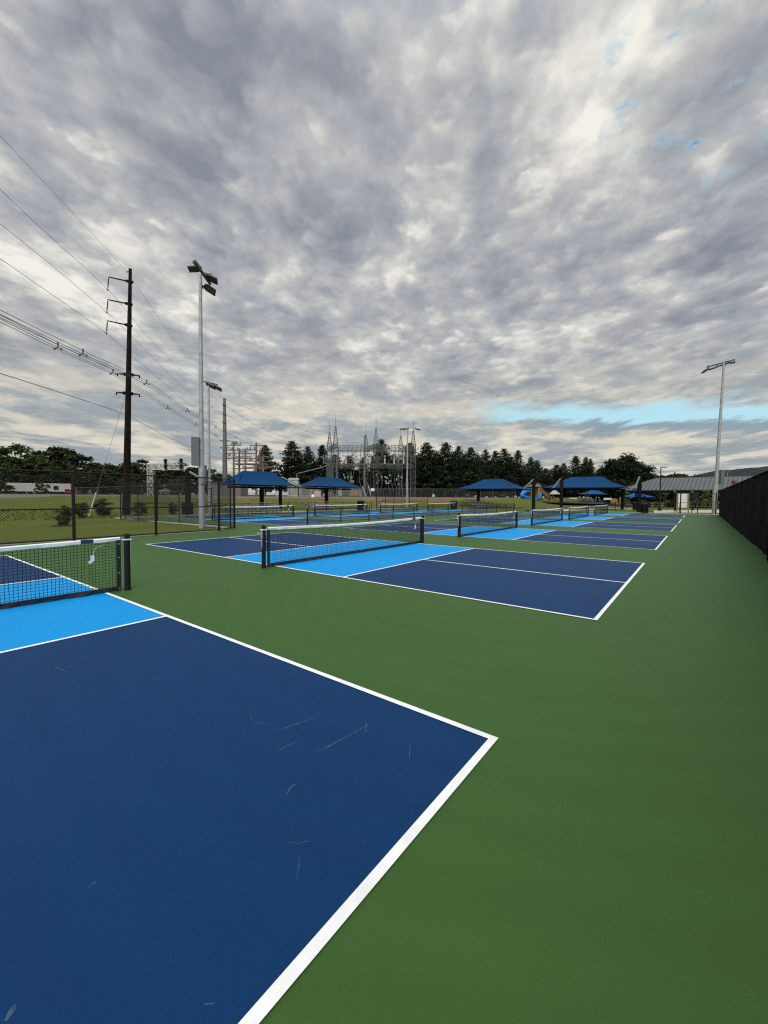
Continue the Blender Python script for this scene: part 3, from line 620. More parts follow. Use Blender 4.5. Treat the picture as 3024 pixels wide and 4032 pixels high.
# paths
def path(pts, name='path', m=None, dz=.03):
    b = MB(); n = 14; k = len(pts)
    b.add([(p.x, p.y, max(p.z, terr(p.x, p.y)+dz)) for p in pts], [tuple(range(k))]); return setting(b.build(name, m or M_conc))
path([G(2575, 2019), G(2850, 2019), G(2850, 2007.5), G(2700, 2007.5), G(2575, 2009)])
path([G(2400, 2005), G(2515, 2006), G(2515, 2003), G(2400, 2002)])
path([G(2060, 2013), G(2215, 2013), G(2400, 2004.5), G(2400, 2001.5), G(2150, 1999.5), G(2150, 2002), G(2260, 2002.5), G(2180, 2008), G(2060, 2009)])
path([V((-33.4, 22, 0)), V((-31.6, 22, 0)), V((-31.6, 52, 0)), V((-33.4, 52, 0))])
path([G(2125, 1990), G(2545, 1990.5), G(2545, 1967), G(2125, 1967)], 'playground_surface', mat('shaded_mulch_surface', (.022, .017, .013), .95, .4, 2), .02)  # dark brown mulch, with the shade of the trees put into its colour
b = MB(); b.slab([V((-96, -220, 1.62)), V((-89, -220, 1.62)), V((-89, 130, 1.62)), V((-96, 130, 1.62))], .5); b.add([(-89, -220, 1.60), (-78.5, -220, .9), (-78.5, 60, .9), (-89, 60, 1.60)], [(0, 1, 2, 3)]); setting(b.build('railway_ballast', M_stone))
b = MB()
for x in (-93.6, -92.1, -90.6): b.bar((x, -220, 1.7), (x, 130, 1.7), .12, .17)
setting(b.build('railway_track', M_rail))

# ------------------------------------------------------------------ pavilion
d = 80; t0 = XY(2425, d); ze = ZV(2425, 1931, t0); zr = ZV(2548, 1886, XY(2548, d+4)); a = V((t0.x, t0.y, 0))
t = thing('pavilion', 'long open picnic pavilion with hipped grey standing seam roof', 'pavilion', a)
Lx, Ly, rin = 26.0, 11.0, 5.6; ang = math.radians(-6)
t.rotation_euler.z = ang
c = [V((0, 0, ze)), V((Lx, 0, ze)), V((Lx, Ly, ze)), V((0, Ly, ze))]; rd = [V((rin, Ly/2, zr)), V((Lx-rin, Ly/2, zr))]
b = MB(); b.quad(c[0], c[1], rd[1], rd[0]); b.quad(c[2], c[3], rd[0], rd[1]); b.add([c[3], c[0], rd[0]], [(0, 1, 2)]); b.add([c[1], c[2], rd[1]], [(0, 1, 2)])
o = b.build('roof', M_roofm, t); md = o.modifiers.new('t', 'SOLIDIFY'); md.thickness = .12
b = MB(); slope = (rd[0]-V((rin, 0, ze)))
x = .3
while x < Lx:
    f = min(1, x/rin, (Lx-x)/rin); b.bar(V((x, 0, ze+.03)), V((x, 0, ze+.03))+V((0, Ly/2, zr-ze))*f, .10, .08); x += .62
y = .3
while y < Ly:
    f = min(y, Ly-y)/(Ly/2); b.bar(V((0, y, ze+.03)), V((rin*f, y, ze+.03+(zr-ze)*f)), .10, .08); y += .62
b.tube([c[0], rd[0], rd[1]], .07, 6); b.build('roof_seam', M_seam, o)
MB().bar(V((0, 0, ze-.15)), V((Lx, 0, ze-.15)), .12, .3).bar(V((0, 0, ze-.15)), V((0, Ly, ze-.15)), .12, .3).build('fascia', M_post, t)
for x in (1.2, 7.0, 13, 19, 24.8):
    for y in (.8, Ly-.8): MB().box((x, y, (ze-.1)/2), (.28, .28, ze-.1)).build('column', M_post, t)
MB().box((13, Ly/2, ze-.25), (Lx-1.5, Ly-1.5, .1)).build('ceiling', M_post, t)
zz = AT(2890, 1895, 70); tag(MB().tube([(0, 0, -.2), (0, 0, -.1), (0, 0, .15), (0, 0, .22)], [.2, .34, .3, .1], 10).tube([(0, 0, -2.9), (0, 0, -.2)], .06, 6).build('red_fixture', M_red, None, zz), 'small orange red rounded fixture showing above the windscreen edge', 'fixture')
# tables beneath the pavilion
def table(label, P, rz=0):
    t = thing('picnic_table', label, 'picnic table', P, rz, 'dark picnic tables by the pavilion')
    MB().box((0, 0, .75), (1.8, .75, .06)).build('table_top', M_post, t)
    for s in (-1, 1): MB().box((0, s*.7, .45), (1.8, .28, .05)).build('bench', M_post, t)
    b = MB()
    for s in (-1, 1): b.bar((s*.6, -.35, .75), (s*.6, .6, 0), .09); b.bar((s*.6, .35, .75), (s*.6, -.6, 0), .09); b.bar((s*.6, -.8, .42), (s*.6, .8, .42), .08)
    b.build('frame', M_post, t); return t
pt = None; posn = ['first', 'second', 'third', 'fourth', 'fifth', 'sixth', 'seventh', 'eighth', 'ninth', 'tenth', 'eleventh']
for i, u in enumerate((2520, 2545, 2570, 2612, 2634, 2735, 2755, 2775, 2797, 2818, 2838)):
    P = XY(u, 77); lab = f'dark picnic table, {posn[i]} from the left in the row before the pavilion'
    if pt is None: pt = table(lab, P, .2)
    else: o = copy_tree(pt); o.location = P; o['label'] = lab; o.rotation_euler.z = R.uniform(-.3, .3)
fence('picket_fence', 'low black picket fence along the front of the pavilion lawn', [tuple(XY(2510, 74)[:2]), tuple(XY(2850, 74)[:2])], .95, 1.0, .05, 5, .01, [('top_rail', .95), ('bottom_rail', .6)], M_black, .05)
t = thing('brick_pier', 'short reddish brick pier under the pavilion', 'pier', XY(2653, 84)); MB().box((0, 0, .8), (2.2, 1.0, 1.6)).build('masonry', mat('red_brick', (.05, .018, .012), .9, .3, 6), t); MB().box((0, 0, 1.64), (2.4, 1.1, .1)).build('cap', M_post, t)

# ------------------------------------------------------------------ playground
P = XY(2118, 92); t = thing('play_tower', 'yellow play tower with peaked roof and blue spiral tube slide', 'play structure', P)
dd = 92
def L_(u, v, d=dd): return AT(u, v, d)-P
zr = L_(2110, 1895).z
for u, w0 in ((2090, .62), (2117, .8)):
    q = L_(u, 1940); top = L_(u, 1916).z
    b = MB()
    for sx in (-1, 1):
        for sy in (-1, 1): b.box((q.x+sx*w0*.8, q.y+sy*w0*.8, top/2), (.13, .13, top))
    b.build('post', M_yellow, t)
    b = MB(); zl, zh = L_(u, 1965).z, L_(u, 1922).z
    b.box((q.x, q.y+.8*w0, (zl+zh)/2), (1.5*w0, .06, zh-zl)); b.box((q.x-.8*w0, q.y, (zl+zh)/2-.2), (.06, 1.5*w0, (zh-zl)*.7)); b.box((q.x+.55*w0, q.y-.8*w0, (zl+zh)/2), (.5*w0, .06, zh-zl)); b.build('wall_panel', M_yellow, t)
    MB().box((q.x, q.y, zl), (1.7*w0, 1.7*w0, .1)).build('deck', M_post, t)
    b = MB(); h = .95*w0; pk = V((q.x, q.y, top+1.0*w0)); cs = [V((q.x+sx*h, q.y+sy*h, top-.05)) for sx, sy in ((-1, -1), (1, -1), (1, 1), (-1, 1))]
    for i in range(4): b.add([cs[i], cs[(i+1) % 4], pk], [(0, 1, 2)])
    o = b.build('roof', mat('tan_roof', (.12, .10, .08), .7, .1, 2), t); md = o.modifiers.new('t', 'SOLIDIFY'); md.thickness = .06
pts = [L_(2086, 1931), L_(2072, 1934, dd-1), L_(2060, 1942, dd-2), L_(2056, 1952, dd-2.5), L_(2064, 1958, dd-2), L_(2078, 1962, dd-1), L_(2088, 1968, dd-.5), L_(2084, 1976, dd-1.5), L_(2094, 1978, dd-2)]
MB().tube(cr(pts, 5), .5, 12).build('tube_slide', M_slide, t, smooth=True)
b = MB(); pts = cr([L_(2126, 1942, dd-1), L_(2122, 1958, dd-2), L_(2112, 1966, dd-3), L_(2100, 1971, dd-3.6)], 5)
for i in range(len(pts)-1):
    for s in (-.32, .32): b.bar(pts[i]+V((0, s, .15)), pts[i+1]+V((0, s, .15)), .06, .35)
    b.bar(pts[i], pts[i+1], .64, .05)
b.build('chute_slide', M_slide, t)
b = MB(); a, c = L_(2133, 1942), L_(2160, 1966); b.quad(a, c, c+V((0, 0, 1.1)), a+V((0, 0, 1.1))); b.quad(a+V((-.3, 1.0, 0)), a+V((-.3, 1, 1.1)), c+V((-.3, 1, 1.1)), c+V((-.3, 1, 0))); b.bar(a+V((0, .5, -.05)), c+V((0, .5, -.05)), 1, .08)
o = b.build('ramp', mat('tan_plastic', (.12, .085, .03), .6, .15, 2), t); md = o.modifiers.new('t', 'SOLIDIFY'); md.thickness = .05
b = MB()
for u in (2165, 2177):
    q = L_(u, 1968); b.tube([q+V((.35*math.cos(a*.628), 0, .9*math.sin(a*.628))) for a in range(11)], .06, 6)
b.build('ring_panel', M_yellow, t)
b = MB()
for u in (2112, 2120, 2126, 2135, 2162, 2183):
    q = L_(u, 1985); b.tube([(q.x, q.y, 0), (q.x, q.y, L_(u, 1960).z)], .06, 6)
b.build('support_post', M_post, t)
# small hexagonal shelter
P = XY(2183, 100); t = thing('play_shelter', 'small grey peaked shelter roof over blue and red play panels', 'shelter', P); ze, zt = ZV(2183, 1946, P), ZV(2183, 1930, P)
b = MB(); rw = 1.35
for i in range(6):
    a0, a1 = i*math.pi/3, (i+1)*math.pi/3; b.add([(rw*math.cos(a0), rw*math.sin(a0), ze), (rw*math.cos(a1), rw*math.sin(a1), ze), (.3*math.cos(a1), .3*math.sin(a1), zt), (.3*math.cos(a0), .3*math.sin(a0), zt)], [(0, 1, 2, 3)])
b.add([(.3*math.cos(i*math.pi/3), .3*math.sin(i*math.pi/3), zt) for i in range(6)], [tuple(range(6))]); o = b.build('roof', M_galv, t); md = o.modifiers.new('t', 'SOLIDIFY'); md.thickness = .05
for i in range(0, 6, 2): MB().tube([(1.1*math.cos(i*1.05), 1.1*math.sin(i*1.05), 0), (1.1*math.cos(i*1.05), 1.1*math.sin(i*1.05), ze)], .06, 6).build('post', M_post, t)
MB().box((-.6, -.8, .75), (.5, .08, 1.5), cdir).build('blue_panel', mat('dull_blue', (.01, .04, .16), .5, .1, 2), t)
MB().box((.3, -.8, .75), (.5, .08, 1.5), cdir).build('red_panel', mat('dull_red', (.16, .045, .03), .5, .1, 2), t)
P = XY(2220, 96); t = thing('play_cube', 'dark blue play cube panel beside the grey shelter', 'play panel', P); MB().box((0, 0, .75), (1.3, 1.0, .12)).box((-.6, 0, .35), (.1, 1, .7)).box((.6, 0, .35), (.1, 1, .7)).box((0, .4, .4), (1.1, .06, .6)).build('frame', mat('deep_blue', (.006, .05, .13), .5, .1, 2), t)
# swings
P = XY(2275, 98); t = thing('swing_set', 'grey swing frame with curved legs behind the far nets', 'swing set', P); zt = ZV(2275, 1961, P); a, c = XY(2225, 98)-P, XY(2326, 98)-P; a.z = c.z = zt
MB().tube([a, c], .06, 8).build('top_bar', M_galvd, t)
for f in (0, .45, 1):
    q = a.lerp(c, f)
    for s in (-1, 1): MB().tube([q, q+V((.4, s*.5, -.25)), q+V((.75, s*1.0, -zt))], .05, 6).build('leg', M_galvd, t)
for f in (.15, .3, .6, .75):
    q = a.lerp(c, f); b = MB()
    for s in (-.22, .22): b.tube([q+V((s, 0, 0)), q+V((s, 0, .6-zt))], .015, 4)
    b.box(q+V((0, 0, .58-zt)), (.5, .18, .06)); b.build('seat', M_black, t)
for lab, u, d, m, sz in (('yellow arched climbing panel under the pavilion end', 2432, 98, M_yellow, (3.4, .12, 1.5)), ):
    P = XY(u, d); t = thing('climbing_arch', lab, 'play panel', P); b = MB(); w, h = sz[0], sz[2]
    D = Matrix.Rotation(cdir, 3, 'Z')
    for x, ww, z0, hh in ((-1.0, 1.3, .5, 1.0), (-.15, .3, .1, 1.3), (1.1, .25, .1, 1.6), (.55, .25, .1, 1.6), (.82, .75, 1.55, .25), (.82, .6, .1, .5)): b.box(D@V((x, 0, z0+hh/2)), (ww, .12, hh), cdir)
    b.build('panel', m, t)
for lab, u, v, d in (('blue spring rider left of the distant canopy posts', 2308, 1988, 96), ('blue spring rider near the centre of the playground', 2334, 1988, 96), ('blue low slide bench beside the little house', 2378, 1986, 96)):
    P = XY(u, d); t = thing('spring_rider', lab, 'spring rider', P, 0, 'blue spring riders'); b = MB(); b.tube([(0, 0, .1), (0, 0, .45)], .1, 8); b.build('spring', M_black, t)
    b = MB(); b.box((0, 0, .62), (.9, .22, .26), cdir); b.box((.38, .28, .85), (.2, .2, .36), cdir); b.box((-.3, -.2, .8), (.15, .3, .25), cdir); b.build('body', mat('rider_blue', (.01, .06, .22), .5, .1, 2), t)
P = XY(2393, 96); t = thing('play_house', 'dark little play house with pale roof in the playground', 'play house', P)
MB().box((-.5, 0, .6), (.1, 1.2, 1.2)).box((.5, 0, .6), (.1, 1.2, 1.2)).box((0, .55, .6), (1, .1, 1.2)).box((.0, -.55, .3), (1, .1, .6)).build('walls', M_post, t); b = MB(); b.add([(-.8, -.8, 1.2), (.8, -.8, 1.2), (.8, .8, 1.2), (-.8, .8, 1.2), (-.8, 0, 1.65), (.8, 0, 1.65)], [(0, 1, 5, 4), (2, 3, 4, 5), (1, 2, 5), (3, 0, 4)]); b.build('roof', M_galv, t)

# ------------------------------------------------------------------ vehicles
def car(label, P, rz, m):
    t = thing('parked_car', label, 'car', P, rz); b = MB()
    prof = [(-2.2, .35), (-2.25, .8), (-2.0, 1.0), (-1.7, 1.55), (-1.3, 1.68), (.3, 1.66), (1.0, 1.08), (2.0, .92), (2.2, .7), (2.2, .35)]
    w = lambda z: .88 if z < 1.1 else .72
    n = len(prof); b.add([(x, -w(z), z) for x, z in prof]+[(x, w(z), z) for x, z in prof], [tuple(range(n))[::-1], tuple(range(n, 2*n))]+[(i, (i+1) % n, (i+1) % n+n, i+n) for i in range(n)]); b.build('body', m, t)
    for s in (-1, 1):
        b = MB(); b.add([(-1.75, s*.815, 1.08), (-1.45, s*.74, 1.52), (.2, s*.74, 1.52), (.8, s*.815, 1.08)], [(0, 1, 2, 3)]); b.build('side_window', M_dark, t)
        for x in (-1.4, 1.4):
            o = MB().tube([(x, s*.72, .33), (x, s*.92, .33)], .33, 16).build('wheel', M_black, t); MB().tube([(x, s*.92, .33), (x, s*.935, .33)], .2, 12).build('rim', M_galv, o)
    MB().add([(1.02, -.68, 1.1), (1.02, .68, 1.1), (.36, .62, 1.62), (.36, -.62, 1.62)], [(0, 1, 2, 3)]) if 0 else None
    b = MB(); b.add([(1.03, -.68, 1.10), (1.03, .68, 1.10), (.34, .62, 1.655), (.34, -.62, 1.655)], [(0, 1, 2, 3)]); b.build('windscreen', M_dark, t)
    return t
car('white parked car behind the swing frame', XY(2262, 126), .25, M_white)
PT = XY(345, 108); PT.z = 1.45; car('white parked vehicle half hidden by trees beside the red crane truck', PT, 1.2, M_grime)
# long white trailer
a, c = XY(18, 88), XY(285, 93); zb = 1.45
t = thing('site_trailer', 'long white box trailer with two dark windows beyond the railway', 'trailer', (a+c)/2+V((0, 0, zb))); d = c-a; rz = math.atan2(d.y, d.x); t.rotation_euler.z = rz; Lt = d.length
zt = ZV(150, 1903, (a+c)/2)-zb; MB().box((0, 0, .75+(zt-.75)/2), (Lt, 2.6, zt-.75)).build('body', M_grime, t)
b = MB(); b.box((0, 0, .65), (Lt-1, 2.2, .2)); b.build('chassis', M_post, t)
D = Matrix.Rotation(-rz, 3, 'Z')
for u in (57, 217):
    q = D@(AT(u, 1925, 90)-t.location); b = MB(); b.box((q.x, -1.31, zt*.62), (.95, .05, 1.0)); o = b.build('window', M_dark, t); bb = MB(); 
    for dx, dz, sx, sz in ((0, .52, 1.05, .06), (0, -.52, 1.05, .06), (.5, 0, .06, 1.1), (-.5, 0, .06, 1.1)): bb.box((q.x+dx, -1.335, zt*.62+dz), (sx, .04, sz))
    bb.build('window_frame', M_white, o)
for x in (-Lt*.35, -Lt*.3, Lt*.3):
    for s in (-1, 1): MB().tube([(x, s*.9, .45), (x, s*1.2, .45)], .45, 14).build('wheel', M_black, t)
# red crane truck
P = XY(290, 86); P.z = 1.46; t = thing('crane_truck', 'red rail maintenance truck with short mast beside the white trailer', 'truck', P, cdir); t.scale = (.62, .62, .68)
MB().box((-1.2, 0, 1.25), (2.0, 2, 1.1)).box((-1.9, 0, .75), (.7, 2, .5)).build('cab', M_red, t); MB().box((.9, 0, .8), (2.8, 1.9, .35)).box((1.8, 0, 1.15), (1.1, 1.6, .5)).build('deck', mat('brown_red_paint', (.13, .03, .02), .7, .3, 2), t)
b = MB(); b.bar((.0, 0, .9), (.25, 0, 2.7), .35); b.bar((.25, 0, 2.7), (1.1, 0, 1.5), .22); b.build('boom', M_red, t)
MB().box((-1.5, -1.02, 1.5), (.9, .03, .45)).build('window', M_dark, t)
for x in (-1.6, .3, 1.7):
    for s in (-1, 1): MB().tube([(x, s*.75, .38), (x, s*1.02, .38)], .38, 14).build('wheel', M_black, t)
# railway signal gantry
d = 82; P = XY(596, d); P.z = 1.5; t = thing('signal_gantry', 'white lattice cantilever signal gantry over the railway', 'signal gantry', P)
def lattice(b, a, c, w, n, r, up=None, h=None):
    a, c = V(a), V(c); dv = (c-a).normalized(); u1 = V(up) if up else (V((0, 0, 1)) if abs(dv.z) < .9 else V(_r0)); e1 = dv.cross(u1).normalized(); e2 = e1.cross(dv); h = h or w
    K = [(-w/2, -h/2), (w/2, -h/2), (w/2, h/2), (-w/2, h/2)]
    for x, y in K: b.bar(a+e1*x+e2*y, c+e1*x+e2*y, r*1.6)
    for i in range(n):
        p, q = a.lerp(c, i/n), a.lerp(c, (i+1)/n)
        for k in range(4):
            x0, y0 = K[k]; x1, y1 = K[(k+1) % 4]
            if i % 2: b.bar(p+e1*x0+e2*y0, q+e1*x1+e2*y1, r)
            else: b.bar(p+e1*x1+e2*y1, q+e1*x0+e2*y0, r)
            b.bar(q+e1*x0+e2*y0, q+e1*x1+e2*y1, r)
M_gan = mat('white_gantry_paint', (.46, .46, .43), .7, .15, 3)
zt = ZV(596, 1829, P)-P.z; b = MB(); lattice(b, (0, 0, 0), (0, 0, zt), .95, 9, .085); b.build('mast', M_gan, t)
zm = ZV(650, 1840, P)-P.z; e = XY(721, d)-XY(596, d); b = MB(); lattice(b, (0, 0, zm), (e.x, e.y, zm), 1.0, 8, .12); b.build('cantilever', M_gan, t)
b = MB(); zq = ZV(650, 1816, P)-P.z
for f in (.28, .4, .55, .7, .85, .97): b.bar((e.x*f, e.y*f, zm+.5), (e.x*f, e.y*f, zq), .05)
b.bar((e.x*.26, e.y*.26, zq), (e.x, e.y, zq), .09); b.bar((e.x*.26, e.y*.26, (zq+zm+.5)/2), (e.x, e.y, (zq+zm+.5)/2), .05); b.build('handrail', M_gan, t)
for u in (653, 714):
    q = XY(u, d-.9)-XY(596, d)
    for v in (1817, 1838):
        z = ZV(u, v, P)-P.z; b = MB(); fw = V((_f.x, _f.y, 0)).normalized(); b.tube([V((q.x, q.y, z)), V((q.x, q.y, z))+fw*.1], .36, 16); b.box(V((q.x, q.y, z-.35))+fw*.06, (.45, .2, .6), cdir)
        for k in (.12, -.3): b.tube([V((q.x, q.y, z+k))-fw*.3, V((q.x, q.y, z+k))], .13, 8)
        o = b.build('signal_head', M_black, t)
# small house by the tracks
d = 104; P = XY(655, d); P.z = 1.45; t = thing('small_house', 'small pale house with hipped roof beyond the railway gantry', 'house', P, cdir-.35)
w = 3.1; h = ZV(650, 1936, P)-P.z; zr = ZV(650, 1923, P)-P.z
MB().box((0, 0, h/2), (w, w, h)).build('wall', M_tan, t); b = MB(); q = w*.58; b.add([(-q, -q, h), (q, -q, h), (q, q, h), (-q, q, h), (0, 0, zr)], [(0, 1, 4), (1, 2, 4), (2, 3, 4), (3, 0, 4), (3, 2, 1, 0)]); b.build('roof', M_block, t)
for x in (-.7, .6): MB().box((x, -w/2-.01, h*.55), (.55, .05, .75)).build('window', M_dark, t)
MB().box((w/2+.01, .2, h*.55), (.05, .6, .75)).build('window', M_dark, t)

# ------------------------------------------------------------------ substation
def brick(name, label, u0, u1, v0, v1, d, depth, m, cat='building', rz=None):
    P = XY((u0+u1)/2, d); P.z = terr(P.x, P.y); t = thing(name, label, cat, P, cdir if rz is None else rz); w = (u1-u0)/FPX*d; z0, z1 = ZV((u0+u1)/2, v1, P)-P.z, ZV((u0+u1)/2, v0, P)-P.z
    return t, w, max(z0, 0), z1, depth
t, w, z0, z1, dp = brick('block_building', 'grey block control building behind the widest blue canopy', 833, 948, 1902, 1957, 74, 4, M_block)
MB().box((0, dp/2, z1/2), (w, dp, z1)).build('wall', M_block, t); MB().box((0, dp/2, z1+.06), (w+.3, dp+.3, .12)).build('roof', M_galvd, t); MB().box((.9, -.02, z1*.72), (1.1, .06, .35)).build('louvre', M_dark, t); MB().box((-1.2, -.02, z1*.42), (.9, .06, z1*.8)).build('door', M_cabinet, t)
# wood pole frame
d = 86; P = XY(985, d); P.z = terr(P.x, P.y); t = thing('wood_pole_frame', 'rusty brown wooden pole switching frame with many crossarms', 'pole frame', P)
for u, vt, dz in ((921, 1738, 0), (943, 1765, 1.5), (967, 1766, -1), (1010, 1743, 0), (1024, 1777, 1.5), (1037, 1788, -1)):
    q = XY(u, d+dz*1.6)-XY(985, d); zt = ZV(u, vt, XY(u, d+dz*1.6))-P.z; MB().tube([(q.x, q.y, -.2), (q.x, q.y, zt)], [.24, .17], 8).build('pole', M_wood, t)
b = MB()
for v, u0, u1, dz in ((1753, 893, 950, 0), (1754, 983, 1035, 0), (1772, 893, 1010, 0), (1779, 940, 975, 1.5), (1785, 893, 1010, 0), (1799, 927, 990, 0), (1799, 1018, 1060, 0), (1805, 893, 1005, 0), (1815, 925, 1000, 1), (1817, 1000, 1060, 0), (1826, 925, 1052, 0), (1829, 927, 1055, 1.5), (1840, 955, 1060, 0), (1845, 925, 1053, 0), (1838, 1000, 1060, 1.5)):
    p, q = AT(u0, v, d+dz)-P, AT(u1, v, d+dz)-P; b.bar(p, q, .2, .2)
b.build('crossarm', M_wood, t)
b = MB(); rr = random.Random(11)
for v, u0, u1 in ((1745, 905, 950), (1766, 905, 1005), (1792, 900, 1005), (1812, 930, 1050), (1835, 930, 1050)):
    for k in range(9):
        u = rr.uniform(u0, u1); p = AT(u, v+4, d-.2)-P; b.tube([p, p+V((0, 0, .55))], [.1, .06], 6)
b.build('insulator', M_galvd, t)
b = MB()
for u in (1000, 935, 965):
    b.tube(cr([AT(u-35, 1788, d)-P, AT(u-32, 1815, d)-P, AT(u-20, 1830, d)-P, AT(u-5, 1838, d)-P], 4), .03, 4)
b.build('jumper_wire', M_wire, t)
# lattice masts
def mast(b_, P, base, zt, zs, w, h0):
    lattice(b_, P, P+V((0, 0, h0)), w, max(6, int(h0/w)), .05)
    K = ((-1, -1), (1, -1), (1, 1), (-1, 1)); rx, fy = _r0, V((-_r0.y, _r0.x, 0)); n = 7
    for k in range(4):
        a = P+rx*K[k][0]*w/2+fy*K[k][1]*w/2+V((0, 0, h0)); tp = P+rx*K[k][0]*.12+fy*K[k][1]*.12+V((0, 0, zt)); b_.bar(a, tp, .10)
    for i in range(n):
        f0, f1 = i/n, (i+1)/n
        for k in range(4):
            k2 = (k+1) % 4
            def q(kk, f): 
                ww = w/2*(1-f)+.12*f; return P+rx*K[kk][0]*ww+fy*K[kk][1]*ww+V((0, 0, h0+(zt-h0)*f))
            b_.bar(q(k, f0), q(k2, f1), .055); b_.bar(q(k, f1), q(k2, f1), .055)
d = 120; P = XY(1450, d); P.z = terr(P.x, P.y); t = thing('substation_structure', 'large grey lattice steel substation frame with six spired masts', 'substation frame', P)
TW = []
for u, vs, vt, dd in ((1321, 1640, 1679, 120), (1479, 1643, 1688, 120), (1625, 1653, 1695, 120), (1297, 1660, 1703, 132), (1440, 1672, 1711, 132), (1576, 1679, 1717, 132)):
    q = XY(u, dd); p = q-V((P.x, P.y, 0)); zt = ZV(u, vt, q)-P.z; zs = ZV(u, vs, q)-P.z; h0 = ZV(u, 1757, q)-P.z; b = MB(); mast(b, V((p.x, p.y, 0)), q, zt, zs, 1.35, h0); o = b.build('lattice_mast', M_galvd, t)
    MB().tube([(p.x, p.y, zt), (p.x, p.y, zs)], .05, 5).build('lightning_rod', M_galvd, o); TW.append(p)
def beam(u0, u1, v, dd, w, n, m=None):
    b = MB(); lattice(b, AT(u0, v, dd)-P, AT(u1, v, dd)-P, w, n, .048); b.build('truss_beam', m or M_galvd, t)
beam(1321, 1625, 1764, 120, 1.3, 18); beam(1297, 1576, 1771, 132, 1.2, 16); beam(1321, 1625, 1836, 120, 1.0, 18); beam(1297, 1576, 1830, 132, .8, 14)
b = MB()
for (u, i, j) in ((0, 0, 3), (1, 1, 4), (2, 2, 5)):
    for v in (1764,):
        z = ZV(1450, v, XY(1450, 126))-P.z; lattice(b, V((TW[i].x, TW[i].y, z)), V((TW[j].x, TW[j].y, z)), 1.0, 8, .055)
b.build('cross_truss', M_galvd, t)
b = MB(); rr = random.Random(4)
for k in range(60):
    u = rr.uniform(1328, 1618); v = rr.choice((1775, 1782, 1790, 1800)); p = AT(u, v, rr.uniform(120, 132))-P; l = rr.uniform(.8, 2.4); b.tube([p, p-V((0, 0, l))], rr.uniform(.04, .09), 5)
for k in range(18):
    u = rr.uniform(1328, 1600); v = rr.choice((1788, 1795, 1808, 1824)); dd = rr.uniform(119, 131); b.bar(AT(u, v, dd)-P, AT(u+rr.uniform(20, 60), v+rr.uniform(-1, 1), dd)-P, .14)
for k in range(14):
    u = rr.uniform(1330, 1600); p = AT(u, 1800, 126)-P; q = AT(u+rr.uniform(-15, 15), 1850, 126)-P; b.tube(cr([p, p.lerp(q, .4)+V((rr.uniform(-1, 1), 0, .6)), q], 4), .06, 4)
b.build('switchgear', M_galvd, t)
M_porc = mat('pale_grey_porcelain', (.34, .35, .36), .4, .1, 3)
for u in (1363, 1402, 1440, 1515, 1552, 1589):
    b = MB(); p = AT(u, 1824, 119)-P; b.box(p+V((0, 0, .25)), (.42, .42, .9), cdir); b.tube([p+V((0, 0, .7)), p+V((0, 0, 1.6)), p+V((0, 0, 2.0)), p+V((0, 0, 2.2))], [.28, .1, .3, .1], 8); b.build('insulator', M_porc, t)
for k in range(26):
    u = rr.choice((1350, 1380, 1480, 1510, 1525, 1575))+rr.uniform(-14, 14); v = rr.uniform(1868, 1905); p = AT(u, v, 121)-P; q = V((rr.uniform(-.3, .3), 0, .5)); b = MB(); b.tube([p-q*.5, p, p+q*.4], [.28, .16, .28], 8); b.build('insulator', M_porc, t)
b = MB()
for k in range(22):
    u = rr.uniform(1330, 1620); p = AT(u, 1856, 121)-P; q = AT(u+rr.uniform(-10, 10), rr.uniform(1900, 1955), 121)-P; b.tube(cr([p, p.lerp(q, .5)+V((rr.uniform(-.8, .8), 0, 0)), q], 3), rr.uniform(.04, .1), 4)
b.build('down_lead', M_galvd, t)
for u in (1326, 1435): MB().tube([(AT(u, 1955, 116)-P).to_tuple()[:2]+(0,), (AT(u, 1955, 116)-P).to_tuple()[:2]+(ZV(u, 1716 if u > 1400 else 1800, XY(u, 116))-P.z,)], [.3, .2], 10).build('steel_pole', M_galvd, t)
# bus switch on the left with sloping pipe
P = XY(1290, 116); P.z = terr(P.x, P.y); t = thing('bus_switch', 'disconnect switch stand with pale sloping bus pipe left of the masts', 'switch')
t.location = P; b = MB()
for u in (1274, 1281, 1288, 1300, 1306): b.tube([AT(u, 1825, 116)-P, AT(u, 1792, 116)-P], .12, 6)
for v in (1792, 1808, 1825): b.bar(AT(1272, v, 116)-P, AT(1308, v, 116)-P, .16)
b.build('switch_rack', M_galvd, t)
b = MB()
for u in (1292, 1304): lattice(b, (AT(u, 1955, 116)-P)*V((1, 1, 0)).length*0+V(((AT(u, 1955, 116)-P).x, (AT(u, 1955, 116)-P).y, 0)), AT(u, 1825, 116)-P, .7, 12, .07)
b.build('stand', M_galvd, t)
MB().tube([AT(1169, 1885, 112)-P, AT(1169, 1866, 112)-P, AT(1175, 1864, 112)-P, AT(1260, 1843, 115)-P, AT(1300, 1828, 116)-P], .13, 8).build('bus_pipe', mat('pale_pipe', (.15, .15, .14), .6, .1, 2), t)
t, w, z0, z1, dp = brick('transformer', 'pale grey transformer behind the canopy in the substation', 1136, 1176, 1884, 1956, 108, 2.2, M_galv, 'transformer')
MB().box((0, 0, z1*.42), (w, dp, z1*.84)).build('tank', M_grime, t)
b = MB()
for k in range(6): b.box((-w/2+.3+k*.42, -dp/2-.2, z1*.45), (.12, .4, z1*.55))
b.build('radiator', M_grime, t); b = MB()
for k in range(3): b.tube([(-w/4+k*w/4, 0, z1*.84), (-w/4+k*w/4, 0, z1*1.05)], [.2, .1], 8)
b.build('bushing', M_porc, t); MB().tube([(-w/2, .3, z1*.95), (w/2, .3, z1*.95)], .32, 10).build('conservator', M_grime, t)
